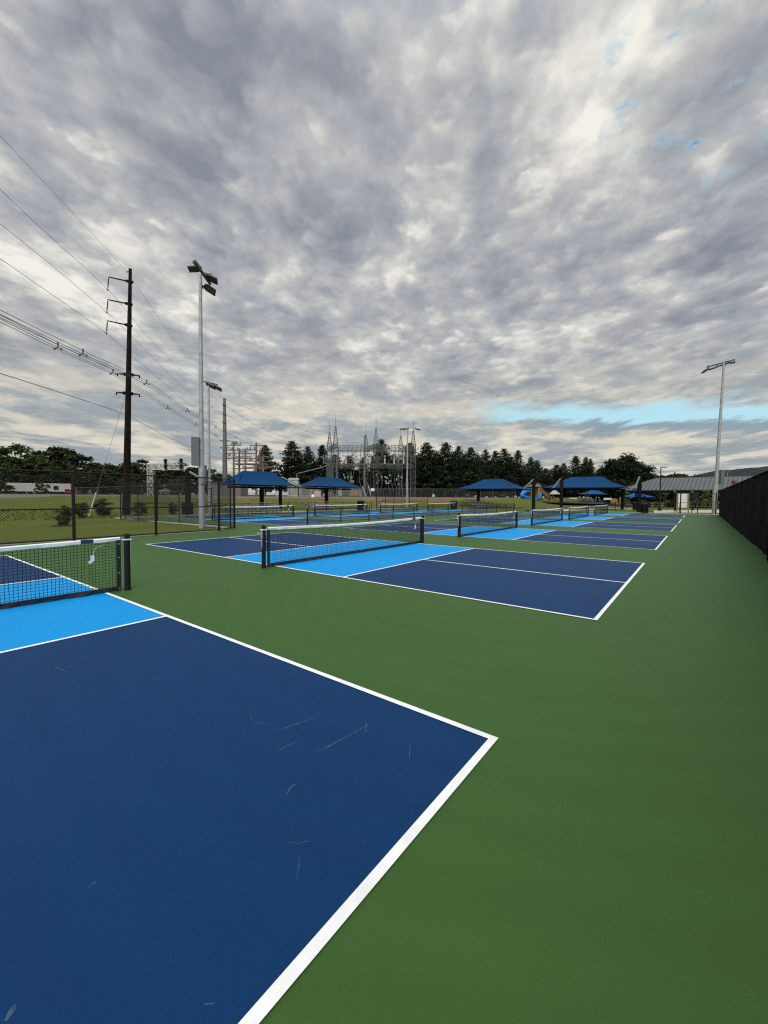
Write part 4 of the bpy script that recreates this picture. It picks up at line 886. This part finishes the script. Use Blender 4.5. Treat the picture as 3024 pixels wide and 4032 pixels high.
t, w, z0, z1, dp = brick('switchgear_building', 'low grey switchgear building beside the transformer', 1178, 1256, 1912, 1956, 106, 4, M_galv)
MB().box((0, dp/2, z1/2), (w, dp, z1)).build('wall', mat('mid_grey_wall', (.22, .23, .24), .8, .08, 1), t); MB().box((0, dp/2, z1+.07), (w+.3, dp+.3, .14)).build('roof', M_galvd, t); MB().box((-w*.18, -.03, z1*.5), (w*.4, .06, z1*.6)).build('louvre', M_block, t); MB().box((w*.25, -.03, z1*.42), (.9, .06, z1*.78)).build('door', M_cabinet, t)
t, w, z0, z1, dp = brick('pink_cabinet', 'pale pink square cabinet on the bank by the fence', 1239, 1264, 1934, 1958, 82, .8, M_pink, 'cabinet')
MB().box((0, 0, z1/2), (w, dp, z1)).build('body', M_pink, t); MB().box((.1, -dp/2-.02, z1*.5), (w*.7, .03, z1*.8)).build('door', M_pink, t)
tag(MB().tube([(0, 0, 0), (0, 0, .3), (0, 0, .5)], [.35, .3, .08], 8).build('white_bag', M_white, None, V((*XY(1232, 81)[:2], 1.43))), 'small white bag lying beside the pink cabinet', 'bag')
for lab, u, v, d, w, h in (('white sign on the fence behind the left canopy post', 1022, 1926, 83, .75, .5), ('small white sign on the fence between the canopy posts', 1077, 1936, 84, .55, .45), ('small white sign high on the fence right of the second canopy', 1467, 1928, 94, .8, .6)):
    P = AT(u, v, d); t = thing('fence_sign', lab, 'sign', P, cdir, 'white signs on the substation fence'); MB().box((0, 0, 0), (w, .03, h)).build('plate', M_white, t); MB().box((0, .02, 0), (w*.2, .03, h*.8)).build('bracket', M_galvd, t)
for lab, a, c, d in (('white slanted guy guard left of the first canopy post', (965, 1908), (974, 1956), 82), ('white slanted guy guard right of the first canopy post', (1076, 1912), (1092, 1957), 82), ('pale slanted brace by the substation fence', (1426, 1915), (1442, 1956), 100), ('pale slanted brace left of the distant light pole', (1449, 1910), (1462, 1955), 100)):
    p, q = AT(*a, d), AT(*c, d); tag(MB().tube([p-q, V((0, 0, 0))], .10, 8).build('guy_guard', M_grime, None, q), lab, 'guy guard', 'slanted guards in the substation')
# pale sheds behind the pines
for lab, u0, u1, v0, d, m in (('low tan equipment shed behind the canopy', 1345, 1425, 1925, 140, M_tan), ('long off white building behind the substation fence', 1440, 1700, 1922, 170, M_grime), ('off white low shed between pine trunks', 1330, 1348, 1918, 138, M_grime), ('pale low building seen under the right hand pines', 1720, 1790, 1930, 172, M_grime)):
    t, w, z0, z1, dp = brick('low_building', lab, u0, u1, v0, 1957, d, 8, m)
    MB().box((0, dp/2, z1/2), (w, dp, z1)).build('wall', m, t); MB().box((0, dp/2, z1+.1), (w+.4, dp+.4, .2)).build('roof', M_galvd, t)
    for k in range(max(1, int(w/5))): MB().box((-w/2+2+k*5, -.02, z1*.5), (1.4, .06, z1*.55)).build('door', M_cabinet, t)

# ------------------------------------------------------------------ trees
def decid(seed, leafm=None, H=10., Rw=4.5, n=40, per=150, size=.72, bb=1.0):
    r = random.Random(seed); tr, cr_ = MB(), MB(); th = H*.32
    tr.tube([(0, 0, -.3), (.1, .05, th*.5), (0, .1, th), (.2, 0, H*.7)], [H*.028, H*.022, H*.018, H*.006], 8)
    for i in range(n):
        a = r.uniform(0, 6.283); zz = r.uniform(.10, .97); env = math.sin(math.pi*min(1, (zz-.05)/.98)**.8)**.6; rad = Rw*env*math.sqrt(r.uniform(.1, 1)); c = V((math.cos(a)*rad, math.sin(a)*rad, zz*H)); br = r.uniform(.14, .26)*Rw*bb
        tr.tube([(0, .1, min(th*1.05+zz*H*.25, c.z-.2)), c*.6+V((0, 0, c.z*.32)), c], [H*.010, H*.006, H*.002], 5, False)
        for k in range(per):
            p = V((r.gauss(0, 1), r.gauss(0, 1), r.gauss(0, .8))).normalized()*br*(r.uniform(.25, 1.15)); cr_.leaf(c+V((p.x*1.25, p.y*1.25, p.z*.8)), size, r, .3)
    return tr, cr_
def pine(seed, H=18., W=5.0, dens=1.0):
    r = random.Random(seed); tr, cr_ = MB(), MB(); tr.tube([(0, 0, -.3), (.05, 0, H*.5), (0, 0, H*.98)], [H*.016, H*.010, .02], 8)
    z = H*.10
    while z < H*.985:
        f = z/H; nb = 5 if f < .9 else 4; a0 = r.uniform(0, 6.28)
        Lb = W*(1-f)**.78*(.85 if f < .12 else 1)
        for k in range(nb):
            a = a0+6.283*k/nb+r.uniform(-.35, .35); L = Lb*r.uniform(.4, 1.25)
            if L < .25: L = .25
            d = V((math.cos(a), math.sin(a), 0)); lift = r.uniform(-.02, .22)+.35*f
            e = V((0, 0, z))+d*L+V((0, 0, lift*L)); tr.tube([(0, 0, z), e], [.05*(1-f)+.012, .008], 4, False)
            m_ = max(2, int(L*2.6*dens))
            for j in range(m_):
                g = (j+1)/m_; c = V((0, 0, z)).lerp(e, .22+.8*g)
                for q in range(7): cr_.leaf(c+V((r.gauss(0, .34), r.gauss(0, .34), r.gauss(.04, .22))), 1.1*(1-.5*f), r, .25)
        z += H*.034*r.uniform(.75, 1.25)*(1.0 if f < .8 else .75)
    for k in range(10): cr_.leaf((r.gauss(0, .1), r.gauss(0, .1), H*(.96+.004*k)), .4, r)
    return tr, cr_
def proto(name, meshes, leafm, barkm=M_bark):
    tr, cr_ = meshes; t = bpy.data.objects.new(name, None); tr.build('trunk', barkm, t); cr_.build('crown', leafm, t); return t
# prototypes are used themselves for the first placement of each kind
used = set()
def plant(pr, key, P, s, label, cat, group, H, sx=None):
    if key not in used: o = pr; COL.objects.link(o); used.add(key)
    else: o = copy_tree(pr)
    o.location = P; k = s/H; o.scale = ((sx or 1)*k, (sx or 1)*k, k); o.rotation_euler.z = R.uniform(0, 6.28); return tag(o, label, cat, group)
PN = [proto('pine_tree', pine(21, 18, 6.6), M_pine), proto('pine_tree', pine(22, 18, 6.0), M_pine), proto('pine_tree', pine(23, 18, 7.0), M_pine), proto('pine_tree', pine(24, 18, 6.2), M_pine)]
DT = [proto('broadleaf_tree', decid(31), M_leaf), proto('broadleaf_tree', decid(32, Rw=5.2, n=30), M_leaf), proto('broadleaf_tree', decid(33, Rw=4.0), M_leaf)]
pines = [(1045, 1752, 118, 1.15), (1150, 1735, 132, 1.25), (1213, 1758, 134, .95), (1180, 1800, 150, 1.0), (1268, 1752, 140, .95), (1318, 1790, 160, 1.0), (1375, 1795, 165, 1.1), (1430, 1800, 165, 1.1), (1500, 1731, 150, 1.05), (1550, 1790, 165, 1), (1612, 1744, 150, 1.1),
         (1678, 1742, 140, 1.05), (1715, 1775, 155, 1.0), (1752, 1742, 140, 1.05), (1802, 1757, 142, .95), (1828, 1790, 155, 1.0), (1852, 1761, 142, 1.0), (1880, 1790, 150, 1.1), (1909, 1770, 142, .8), (1947, 1774, 142, .8), (1983, 1767, 142, .8), (2010, 1800, 150, 1), (2037, 1773, 138, 1.0), (2087, 1799, 140, 1.0), (2111, 1812, 150, .9), (2146, 1843, 150, 1.1), (2189, 1831, 160, 1.3), (2217, 1825, 160, 1.1), (2263, 1795, 150, .9), (2303, 1799, 150, .8), (2322, 1806, 152, .8), (2364, 1842, 150, 1.3)]
for i, (u, v, d, sx) in enumerate(pines):
    P = XY(u, d); P.z = terr(P.x, P.y); h = ZV(u, v, P)-P.z
    lab = f'dark pine tree number {i+1} counted from the left along the row behind the courts'
    plant(PN[(i*7+i//3) % 4], ('p', (i*7+i//3) % 4), P, h, lab, 'pine tree', 'row of dark pines behind the courts', 18.0, sx*R.uniform(.85, 1.3))
DB = proto('broadleaf_tree', decid(35, Rw=5.0, n=85, per=150, size=.6, bb=1.15), M_pine)
bp = [(1170, 1790, 1.1), (1240, 1785, 1.1), (1345, 1810, 1.2), (1405, 1815, 1.2), (1470, 1775, 1.2), (1530, 1765, 1.2), (1580, 1775, 1.1), (1645, 1765, 1.2), (1700, 1765, 1.1), (1735, 1768, 1.2), (1778, 1770, 1.2), (1815, 1775, 1.1), (1866, 1780, 1.2), (1895, 1782, 1.1), (1930, 1788, 1.2), (1965, 1785, 1.1), (2022, 1795, 1.2), (2062, 1800, 1.2), (2125, 1835, 1.2), (2168, 1845, 1.3), (2240, 1825, 1.3), (2284, 1820, 1.2), (2345, 1835, 1.3), (2395, 1840, 1.3)]
for i, (u, v, sx) in enumerate(bp):
    P = XY(u, 163+(i % 3)*4); P.z = terr(P.x, P.y); h = ZV(u, v+34, P)-P.z; q = (i*5+1) % 4; plant(PN[q], ('p', q), P, h, f'dark pine tree number {i+1} counted from the left in the second row', 'pine tree', 'second row of dark pines', 18.0, sx)
bt = [(2425, 1832, 128, 1.0), (2462, 1800, 122, 1.05), (2500, 1838, 126, 1.0)]
for i, (u, v, d, sx) in enumerate(bt):
    P = XY(u, d); h = ZV(u, v, P); plant(DB, ('db', 0), P, h, ['rounded dark tree left of the biggest tree beside the pavilion', 'biggest rounded dark tree beside the pavilion roof', 'rounded dark tree right of the biggest tree beside the pavilion'][i], 'tree', 'dark trees beside the pavilion', 10.0, sx)
dl = [(-30, 1770, 118, 1.1), (12, 1771, 122, .9), (82, 1760, 118, 1.0), (150, 1800, 112, 1.2), (40, 1830, 104, 1.1), (222, 1763, 122, 1.25), (290, 1790, 120, 1.2), (205, 1845, 104, 1.2), (340, 1830, 112, 1.1), (385, 1822, 124, 1.0), (428, 1828, 122, 1.1), (470, 1832, 118, 1.1), (420, 1870, 106, 1.3), (545, 1809, 116, 1.15), (590, 1840, 120, 1.1), (520, 1870, 106, 1.2), (640, 1852, 122, 1.4), (690, 1845, 122, 1.2), (738, 1826, 124, 1.1), (772, 1840, 122, 1.2), (720, 1880, 116, 1.3), (850, 1850, 126, 1.0), (880, 1868, 128, 1.1), (815, 1880, 120, 1.2), (600, 1890, 112, 1.4), (660, 1885, 118, 1.4), (120, 1870, 100, 1.3), (320, 1885, 103, 1.2), (360, 1850, 108, 1.3), (455, 1850, 112, 1.3), (250, 1815, 112, 1.2), (495, 1838, 116, 1.2), (60, 1800, 110, 1.2)]
dl.sort(key=lambda q: q[0])
for i, (u, v, d, sx) in enumerate(dl):
    P = XY(u, d); P.z = 1.4; h = ZV(u, v, P)-P.z; plant(DT[i % 3], ('d', i % 3), P, h, f'broad green tree number {i+1} counted from the left beyond the railway', 'tree', 'trees beyond the railway', 10.0, sx*1.12)
o = proto('broadleaf_tree', decid(41, n=16), M_fall); COL.objects.link(o); P = XY(700, 106); P.z = 1.4; o.location = P; k = (ZV(700, 1868, P)-1.4)/10; o.scale = (k*1.3, k*1.3, k); tag(o, 'yellowing browned tree under the signal gantry', 'tree')
# far low trees right
for i, (u, v, d, sx) in enumerate(((2538, 1868, 230, 1.6), (2562, 1866, 240, 1.6), (2588, 1872, 240, 1.5), (2606, 1874, 250, 1.6), (2634, 1868, 240, 1.5), (2670, 1867, 240, 1.6), (2700, 1872, 250, 1.7), (2730, 1875, 250, 1.8), (2755, 1878, 250, 1.7), (2800, 1880, 260, 1.7), (2885, 1877, 250, 1.9), (2940, 1880, 250, 1.9), (3010, 1880, 250, 1.9))):
    P = XY(u, d); h = ZV(u, v, P); plant(DT[i % 3], ('d', i % 3), P, h, f'far low tree number {i+1} counted from the left above the pavilion roof', 'tree', 'far trees above the pavilion roof', 10.0, sx*.75)
us = [(1790, 1918, 1.8), (1835, 1914, 1.8), (1885, 1918, 1.8), (1935, 1914, 1.8), (1990, 1905, 1.6), (2060, 1890, 1.6), (2100, 1885, 1.5), (2150, 1880, 1.7), (2200, 1875, 1.6), (2245, 1880, 1.7), (2290, 1872, 1.7), (2335, 1872, 1.6), (2385, 1862, 1.7), (2440, 1870, 1.7), (2495, 1880, 1.6), (2545, 1895, 1.7), (2590, 1905, 1.8), (2640, 1905, 1.8), (2700, 1905, 1.9), (2770, 1905, 1.9), (2850, 1905, 1.9)]
for i, (u, v, sx) in enumerate(us):
    P = XY(u, 172+(i % 3)*5); P.z = terr(P.x, P.y)-.4; h = ZV(u, v, P)-P.z; plant(DT[i % 3], ('d', i % 3), P, h, f'dark understory tree number {i+1} counted from the left behind the playground and pavilion', 'tree', 'understory trees behind the playground', 10.0, sx)
# saplings
SP = [proto('sapling', decid(51, H=3.2, Rw=.9, n=15, per=38, size=.2), M_sapleaf), proto('sapling', decid(52, H=3.2, Rw=.75, n=13, per=38, size=.2), M_sapleaf)]
for i, (u, vb, vt, d, sx, lab) in enumerate(((2469, 1994, 1934, 66, 1.0, 'small leafy sapling left of the post with rim'), (2621, 1996, 1928, 74, 1.0, 'thin sapling beside the street lamp'), (2781, 2000, 1926, 62, 1.15, 'bushy sapling right of the notice board'), (2533, 1995, 1926, 78, .8, 'slender sapling in front of the pavilion roof edge'), (2740, 1998, 1935, 86, 1.2, 'spreading sapling seen under the pavilion roof'), (2308, 1985, 1925, 90, .8, 'thin sapling under the large blue canopy'))):
    P = XY(u, d); h = ZV(u, vt, P); plant(SP[i % 2], ('s', i % 2), P, h, lab, 'sapling', 'saplings near the pavilion', 3.2, sx)
BU = [proto('bush', decid(61, H=2.2, Rw=.8, n=30, per=110, size=.17, bb=1.7), M_weed), proto('bush', decid(62, H=2.2, Rw=1.0, n=26, per=110, size=.17, bb=1.6), M_weed)]
for i, (u, v, d, h, sx, lab) in enumerate(((248, 2064, 21.5, 1.05, .9, 'young evergreen bush with dark mulch seen through the left fence'), (312, 2040, 29, 1.1, 1.2, 'weedy bush right of the young evergreen'), (405, 2030, 32, 1.3, 1.3, 'leafy bush left of the brown pole'), (545, 2030, 32, 1.1, 1.1, 'low bush right of the brown pole'), (680, 2028, 35, 1.0, 1.0, 'low bush left of the black trash can'))):
    P = XY(u, d); P.z = terr(P.x, P.y); plant(BU[i % 2], ('b', i % 2), P, h, lab, 'bush', 'bushes in the left field', 2.2, sx)
for i, (u, vt, d, lab, sx) in enumerate(((15, 1900, 80, 'dark shrub in front of the trailer at the left edge', 1.9), (168, 1898, 82, 'dark shrub growing in front of the trailer between its windows', 1.3), (85, 1945, 80, 'low dark shrub at the foot of the trailer', 1.5))):
    P = XY(u, d); P.z = terr(P.x, P.y); h = ZV(u, vt, P)-P.z; plant(DT[i], ('d', i), P, h, lab, 'shrub', 'shrubs before the trailer', 10.0, sx*.8)
tag(MB().tube([(0, 0, 0), (0, 0, .05)], [.55, .4], 12).build('mulch_ring', mat('mulch', (.02, .014, .01), .95, .3, 9), None, V((*XY(243, 21.5)[:2], -.02))), 'dark mulch ring under the young evergreen bush', 'mulch')
# weeds and rough grass
b = MB(); r = random.Random(77)
for k in range(5200):
    x = r.uniform(-46, -31.5) if r.random() < .6 else r.uniform(-30, -17.0); y = r.uniform(-12, 18) if x < -31.5 else r.uniform(-6, 14.4)
    z = terr(x, y); h = r.uniform(.03, .08) if x > -31 else r.uniform(.05, .2)
    if x > -31: continue
    a = r.uniform(0, 6.28); w = r.uniform(.02, .06); dx, dy = math.cos(a)*w, math.sin(a)*w; lx, ly = r.gauss(0, .05), r.gauss(0, .05)
    b.add([(x-dx, y-dy, z-.01), (x+dx, y+dy, z-.01), (x+lx, y+ly, z+h)], [(0, 1, 2)])
tag(b.build('grass', mat('rough_grass_blades', (.07, .092, .018), .9, .3, .3, spec=.1, c2=(.105, .11, .03))), 'rough grass tufts in the field behind the left fence', 'grass', None, 'stuff')

# hill and stadium lights far away
b = MB(); HD = 2600; prof = [(2500, 1955), (2620, 1898), (2700, 1882), (2760, 1868), (2820, 1851), (2870, 1850), (2950, 1842), (3024, 1836), (3200, 1832), (3500, 1850), (3900, 1930), (4000, 1956)]
r = random.Random(8); ring = []
fine = []
for i in range(len(prof)-1):
    for k in range(8):
        f = k/8; fine.append((prof[i][0]+(prof[i+1][0]-prof[i][0])*f, prof[i][1]+(prof[i+1][1]-prof[i][1])*f+r.uniform(-1.2, 1.2)))
for j in range(7):
    g = j/6
    for (u, v) in fine:
        p = XY(u, HD); zt = ZV(u, v, p); q = p+V((_f.x, _f.y, 0)).normalized()*(j-3)*170; b.v.append((q.x, q.y, -5+(zt+5)*math.cos((g-.5)*math.pi)**.8 if 0 < j < 6 else -5))
n = len(fine)
for j in range(6):
    for i in range(n-1): b.f.append((j*n+i, j*n+i+1, j*n+n+i+1, j*n+n+i))
setting(b.build('hill', M_hill, smooth=True))
for i, (u, vt, d, lab) in enumerate(((2570, 1866, 215, 'tiny distant stadium light pole left of the street lamp'), (2862, 1857, 215, 'tiny distant stadium light pole in front of the hill'))):
    P = XY(u, d); h = ZV(u, vt, P); t = thing('stadium_light', lab, 'light pole', P, cdir, 'distant stadium lights'); MB().tube([(0, 0, 0), (0, 0, h)], [.22, .14], 6).build('pole', M_galv, t); b = MB(); b.bar((-1.5, 0, h), (1.5, 0, h), .15)
    for k in range(4): b.box((-1.3+.87*k, -.2, h-.3), (.6, .4, .4))
    b.build('lamp_bank', M_galvd, t)

# ------------------------------------------------------------------ thin evening haze
HZ = True
if HZ:
    b = MB(); b.box((0, 1350, 148), (3000, 3400, 304)); hm = bpy.data.materials.new('haze_air'); hm.use_nodes = True; hn = hm.node_tree.nodes; hn.remove(hn['Principled BSDF'])
    pv = hn.new('ShaderNodeVolumePrincipled'); pv.inputs['Color'].default_value = (.80, .90, 1, 1); pv.inputs['Density'].default_value = 0.000018; pv.inputs['Anisotropy'].default_value = 0.2; hm.node_tree.links.new(pv.outputs[0], hn['Material Output'].inputs['Volume'])
    o = b.build('haze', hm); o['kind'] = 'stuff'; o['label'] = 'thin pale air veiling the far hill'; o['category'] = 'haze'
# ------------------------------------------------------------------ light
SUN_EL, SUN_AZ = math.radians(48), math.radians(150)     # azimuth from +Y towards +X
sd = bpy.data.lights.new('sun', 'SUN'); sd.energy = 2.6; sd.angle = math.radians(50); sd.color = (1, .97, .92)
so = bpy.data.objects.new('sun', sd); COL.objects.link(so)
dirv = V((math.sin(SUN_AZ)*math.cos(SUN_EL), math.cos(SUN_AZ)*math.cos(SUN_EL), math.sin(SUN_EL))); so.rotation_euler = dirv.to_track_quat('Z', 'Y').to_euler()
W = bpy.data.worlds.new('World'); S.world = W; W.use_nodes = True; N = W.node_tree.nodes; L = W.node_tree.links; N.clear()
def nd(t, **k):
    n = N.new(t)
    for a, v in k.items(): setattr(n, a, v)
    return n
def mth(op, a, b=None, c=None, clamp=False):
    n = nd('ShaderNodeMath', operation=op, use_clamp=clamp)
    for i, x in enumerate((a, b, c)):
        if x is None: continue
        if isinstance(x, (int, float)): n.inputs[i].default_value = x
        else: L.new(x, n.inputs[i])
    return n.outputs[0]
def mrng(v, a, b, c=0., d=1., st='SMOOTHSTEP'):
    q = nd('ShaderNodeMapRange', interpolation_type=st)
    for k, val in zip(('From Min', 'From Max', 'To Min', 'To Max'), (a, b, c, d)): q.inputs[k].default_value = val
    L.new(v, q.inputs['Value']); return q.outputs['Result']
def mixc(f, a, b):
    x = nd('ShaderNodeMix', data_type='RGBA')
    if isinstance(f, (int, float)): x.inputs[0].default_value = f
    else: L.new(f, x.inputs[0])
    for i, q in ((6, a), (7, b)):
        if isinstance(q, tuple): x.inputs[i].default_value = (*q, 1)
        else: L.new(q, x.inputs[i])
    return x.outputs[2]
tc = nd('ShaderNodeTexCoord'); sp = nd('ShaderNodeSeparateXYZ'); L.new(tc.outputs['Generated'], sp.inputs[0])
X, Y, Zc = sp.outputs; Z = mth('MAXIMUM', Zc, 0.0)
sky = nd('ShaderNodeTexSky', sky_type='NISHITA', sun_disc=False); sky.sun_elevation = SUN_EL; sky.sun_rotation = SUN_AZ
ha = math.radians(-34); ax, ay = math.sin(ha), math.cos(ha)
zi = mth('ADD', Z, 0.08)
U = mth('DIVIDE', mth('ADD', mth('MULTIPLY', X, ax), mth('MULTIPLY', Y, ay)), zi)
Vv = mth('DIVIDE', mth('ADD', mth('MULTIPLY', X, ay), mth('MULTIPLY', Y, -ax)), zi)
def cloud(su, sv, ox, oy, detail, rough, dist, lac=2.0):
    c = nd('ShaderNodeCombineXYZ'); L.new(mth('MULTIPLY_ADD', U, su, ox), c.inputs[0]); L.new(mth('MULTIPLY_ADD', Vv, sv, oy), c.inputs[1])
    n = nd('ShaderNodeTexNoise'); n.inputs['Scale'].default_value = 1; n.inputs['Detail'].default_value = detail; n.inputs['Roughness'].default_value = rough; n.inputs['Distortion'].default_value = dist; n.inputs['Lacunarity'].default_value = lac
    L.new(c.outputs[0], n.inputs['Vector']); return n.outputs['Fac']
n1 = cloud(3.9, 4.5, 3.1, 7.7, 5, .56, .15); n2 = cloud(.85, 1.1, 11.3, 2.9, 3, .5, .2); n3 = cloud(11.0, 12.0, 1.7, 4.2, 4, .58, .15)
vc = nd('ShaderNodeCombineXYZ'); L.new(mth('ADD', mth('MULTIPLY', U, 7.6), mth('MULTIPLY', n1, 1.8)), vc.inputs[0]); L.new(mth('ADD', mth('MULTIPLY', Vv, 8.2), mth('MULTIPLY', n3, 1.3)), vc.inputs[1])
vo = nd('ShaderNodeTexVoronoi', feature='SMOOTH_F1'); vo.inputs['Scale'].default_value = 1.0; vo.inputs['Smoothness'].default_value = .6; vo.inputs['Detail'].default_value = 1.5; L.new(vc.outputs[0], vo.inputs['Vector'])
puff = mrng(vo.outputs['Distance'], .15, .75, .70, .32, 'LINEAR')
v = mth('ADD', mth('ADD', mth('ADD', mth('MULTIPLY', n1, .36), mth('MULTIPLY', n2, .32)), mth('MULTIPLY', n3, .12)), mth('MULTIPLY', puff, .20))
br = nd('ShaderNodeVectorMath', operation='DOT_PRODUCT'); L.new(tc.outputs['Generated'], br.inputs[0]); br.inputs[1].default_value = V((-.06, .68, .73)).normalized()
v = mth('ADD', v, mrng(br.outputs['Value'], .60, 1.0, .016, .030))
r = nd('ShaderNodeValToRGB'); cr_ = r.color_ramp; cols = [(.39, (.245, .267, .315)), (.44, (.325, .347, .392)), (.483, (.415, .432, .462)), (.518, (.515, .52, .515)), (.55, (.67, .66, .63)), (.60, (.90, .875, .80))]
cr_.elements[0].position = cols[0][0]; cr_.elements[0].color = (*cols[0][1], 1); cr_.elements[1].position = cols[-1][0]; cr_.elements[1].color = (*cols[-1][1], 1)
for p_, c_ in cols[1:-1]: e = cr_.elements.new(p_); e.color = (*c_, 1)
L.new(v, r.inputs['Fac']); C0 = r.outputs['Color']
# low cloud bars: blue grey bases, warm lit gaps
nl = cloud(1.0, 1.25, 2.2, 6.4, 7, .64, .2); lowm = mrng(Z, .06, .40, .9, 0); CL = mixc(mrng(nl, .42, .60), (.315, .365, .395), (.78, .72, .59)); C0 = mixc(lowm, C0, CL); C0 = mixc(mrng(Z, .0, .06, .5, 0), C0, (.43, .465, .48))
# thinner, brighter cloud overhead
top = mrng(Z, .70, 1.0, 1.0, 3.0); gm = nd('ShaderNodeVectorMath', operation='SCALE'); L.new(C0, gm.inputs[0]); L.new(top, gm.inputs['Scale']); C0 = gm.outputs[0]
# openings: a long low gap to the right and small holes higher up
hl = mth('SQRT', mth('ADD', mth('MULTIPLY', X, X), mth('MULTIPLY', Y, Y))); slope = mth('DIVIDE', Z, mth('MAXIMUM', hl, .001)); az = mth('ARCTAN2', X, Y)
nz = cloud(1.3, 2.6, 5.5, 1.1, 8, .66, .4)
sl = mth('ADD', slope, mth('MULTIPLY_ADD', nz, .09, -.045)); ctr = mth('MULTIPLY_ADD', az, -.075, .166)
band = mth('MULTIPLY', mrng(mth('SUBTRACT', sl, ctr), -.024, -.010), mrng(mth('SUBTRACT', sl, ctr), .000, .034, 1, 0)); band = mth('MULTIPLY', band, mth('MULTIPLY', mrng(az, -.47, -.33), mrng(az, .25, .5, 1, 0)))
dk = mth('MULTIPLY', mth('MULTIPLY', mrng(mth('SUBTRACT', sl, ctr), -.046, -.030), mrng(mth('SUBTRACT', sl, ctr), -.018, -.010, 1, 0)), mrng(az, -.36, -.2)); C0 = mixc(mth('MULTIPLY', dk, .9), C0, (.25, .35, .42))
vd = nd('ShaderNodeVectorMath', operation='DOT_PRODUCT'); L.new(tc.outputs['Generated'], vd.inputs[0]); hv = V((math.sin(-.03)*.79, math.cos(-.03)*.79, .615)).normalized(); vd.inputs[1].default_value = hv
hole = mth('MULTIPLY', mrng(vd.outputs['Value'], .984, .997), mrng(cloud(8.5, 9.0, .3, 9.1, 6, .62, .4), .54, .72))
blue = mixc(hole, (.52, .88, .99), (.19, .36, .66)); bl2 = nd('ShaderNodeVectorMath', operation='MULTIPLY'); L.new(sky.outputs['Color'], bl2.inputs[0]); bl2.inputs[1].default_value = (.1, .1, .1)
blue = mixc(.25, blue, bl2.outputs[0])
gap = mth('MAXIMUM', band, hole); C0 = mixc(gap, C0, blue)
sc = nd('ShaderNodeVectorMath', operation='SCALE'); L.new(C0, sc.inputs[0]); sc.inputs['Scale'].default_value = 10.0
bg = nd('ShaderNodeBackground'); bg.inputs['Strength'].default_value = 0.1; L.new(sc.outputs[0], bg.inputs['Color']); ou = nd('ShaderNodeOutputWorld'); L.new(bg.outputs[0], ou.inputs['Surface'])

S.view_settings.view_transform = 'Standard'; S.view_settings.look = 'None'; S.view_settings.exposure = 0.0; S.view_settings.gamma = 1.0
S.cycles.max_bounces = 6; S.cycles.transparent_max_bounces = 12
S.cycles.use_denoising = False; S.cycles.pixel_filter_type = 'BLACKMAN_HARRIS'; S.cycles.filter_width = 1.2
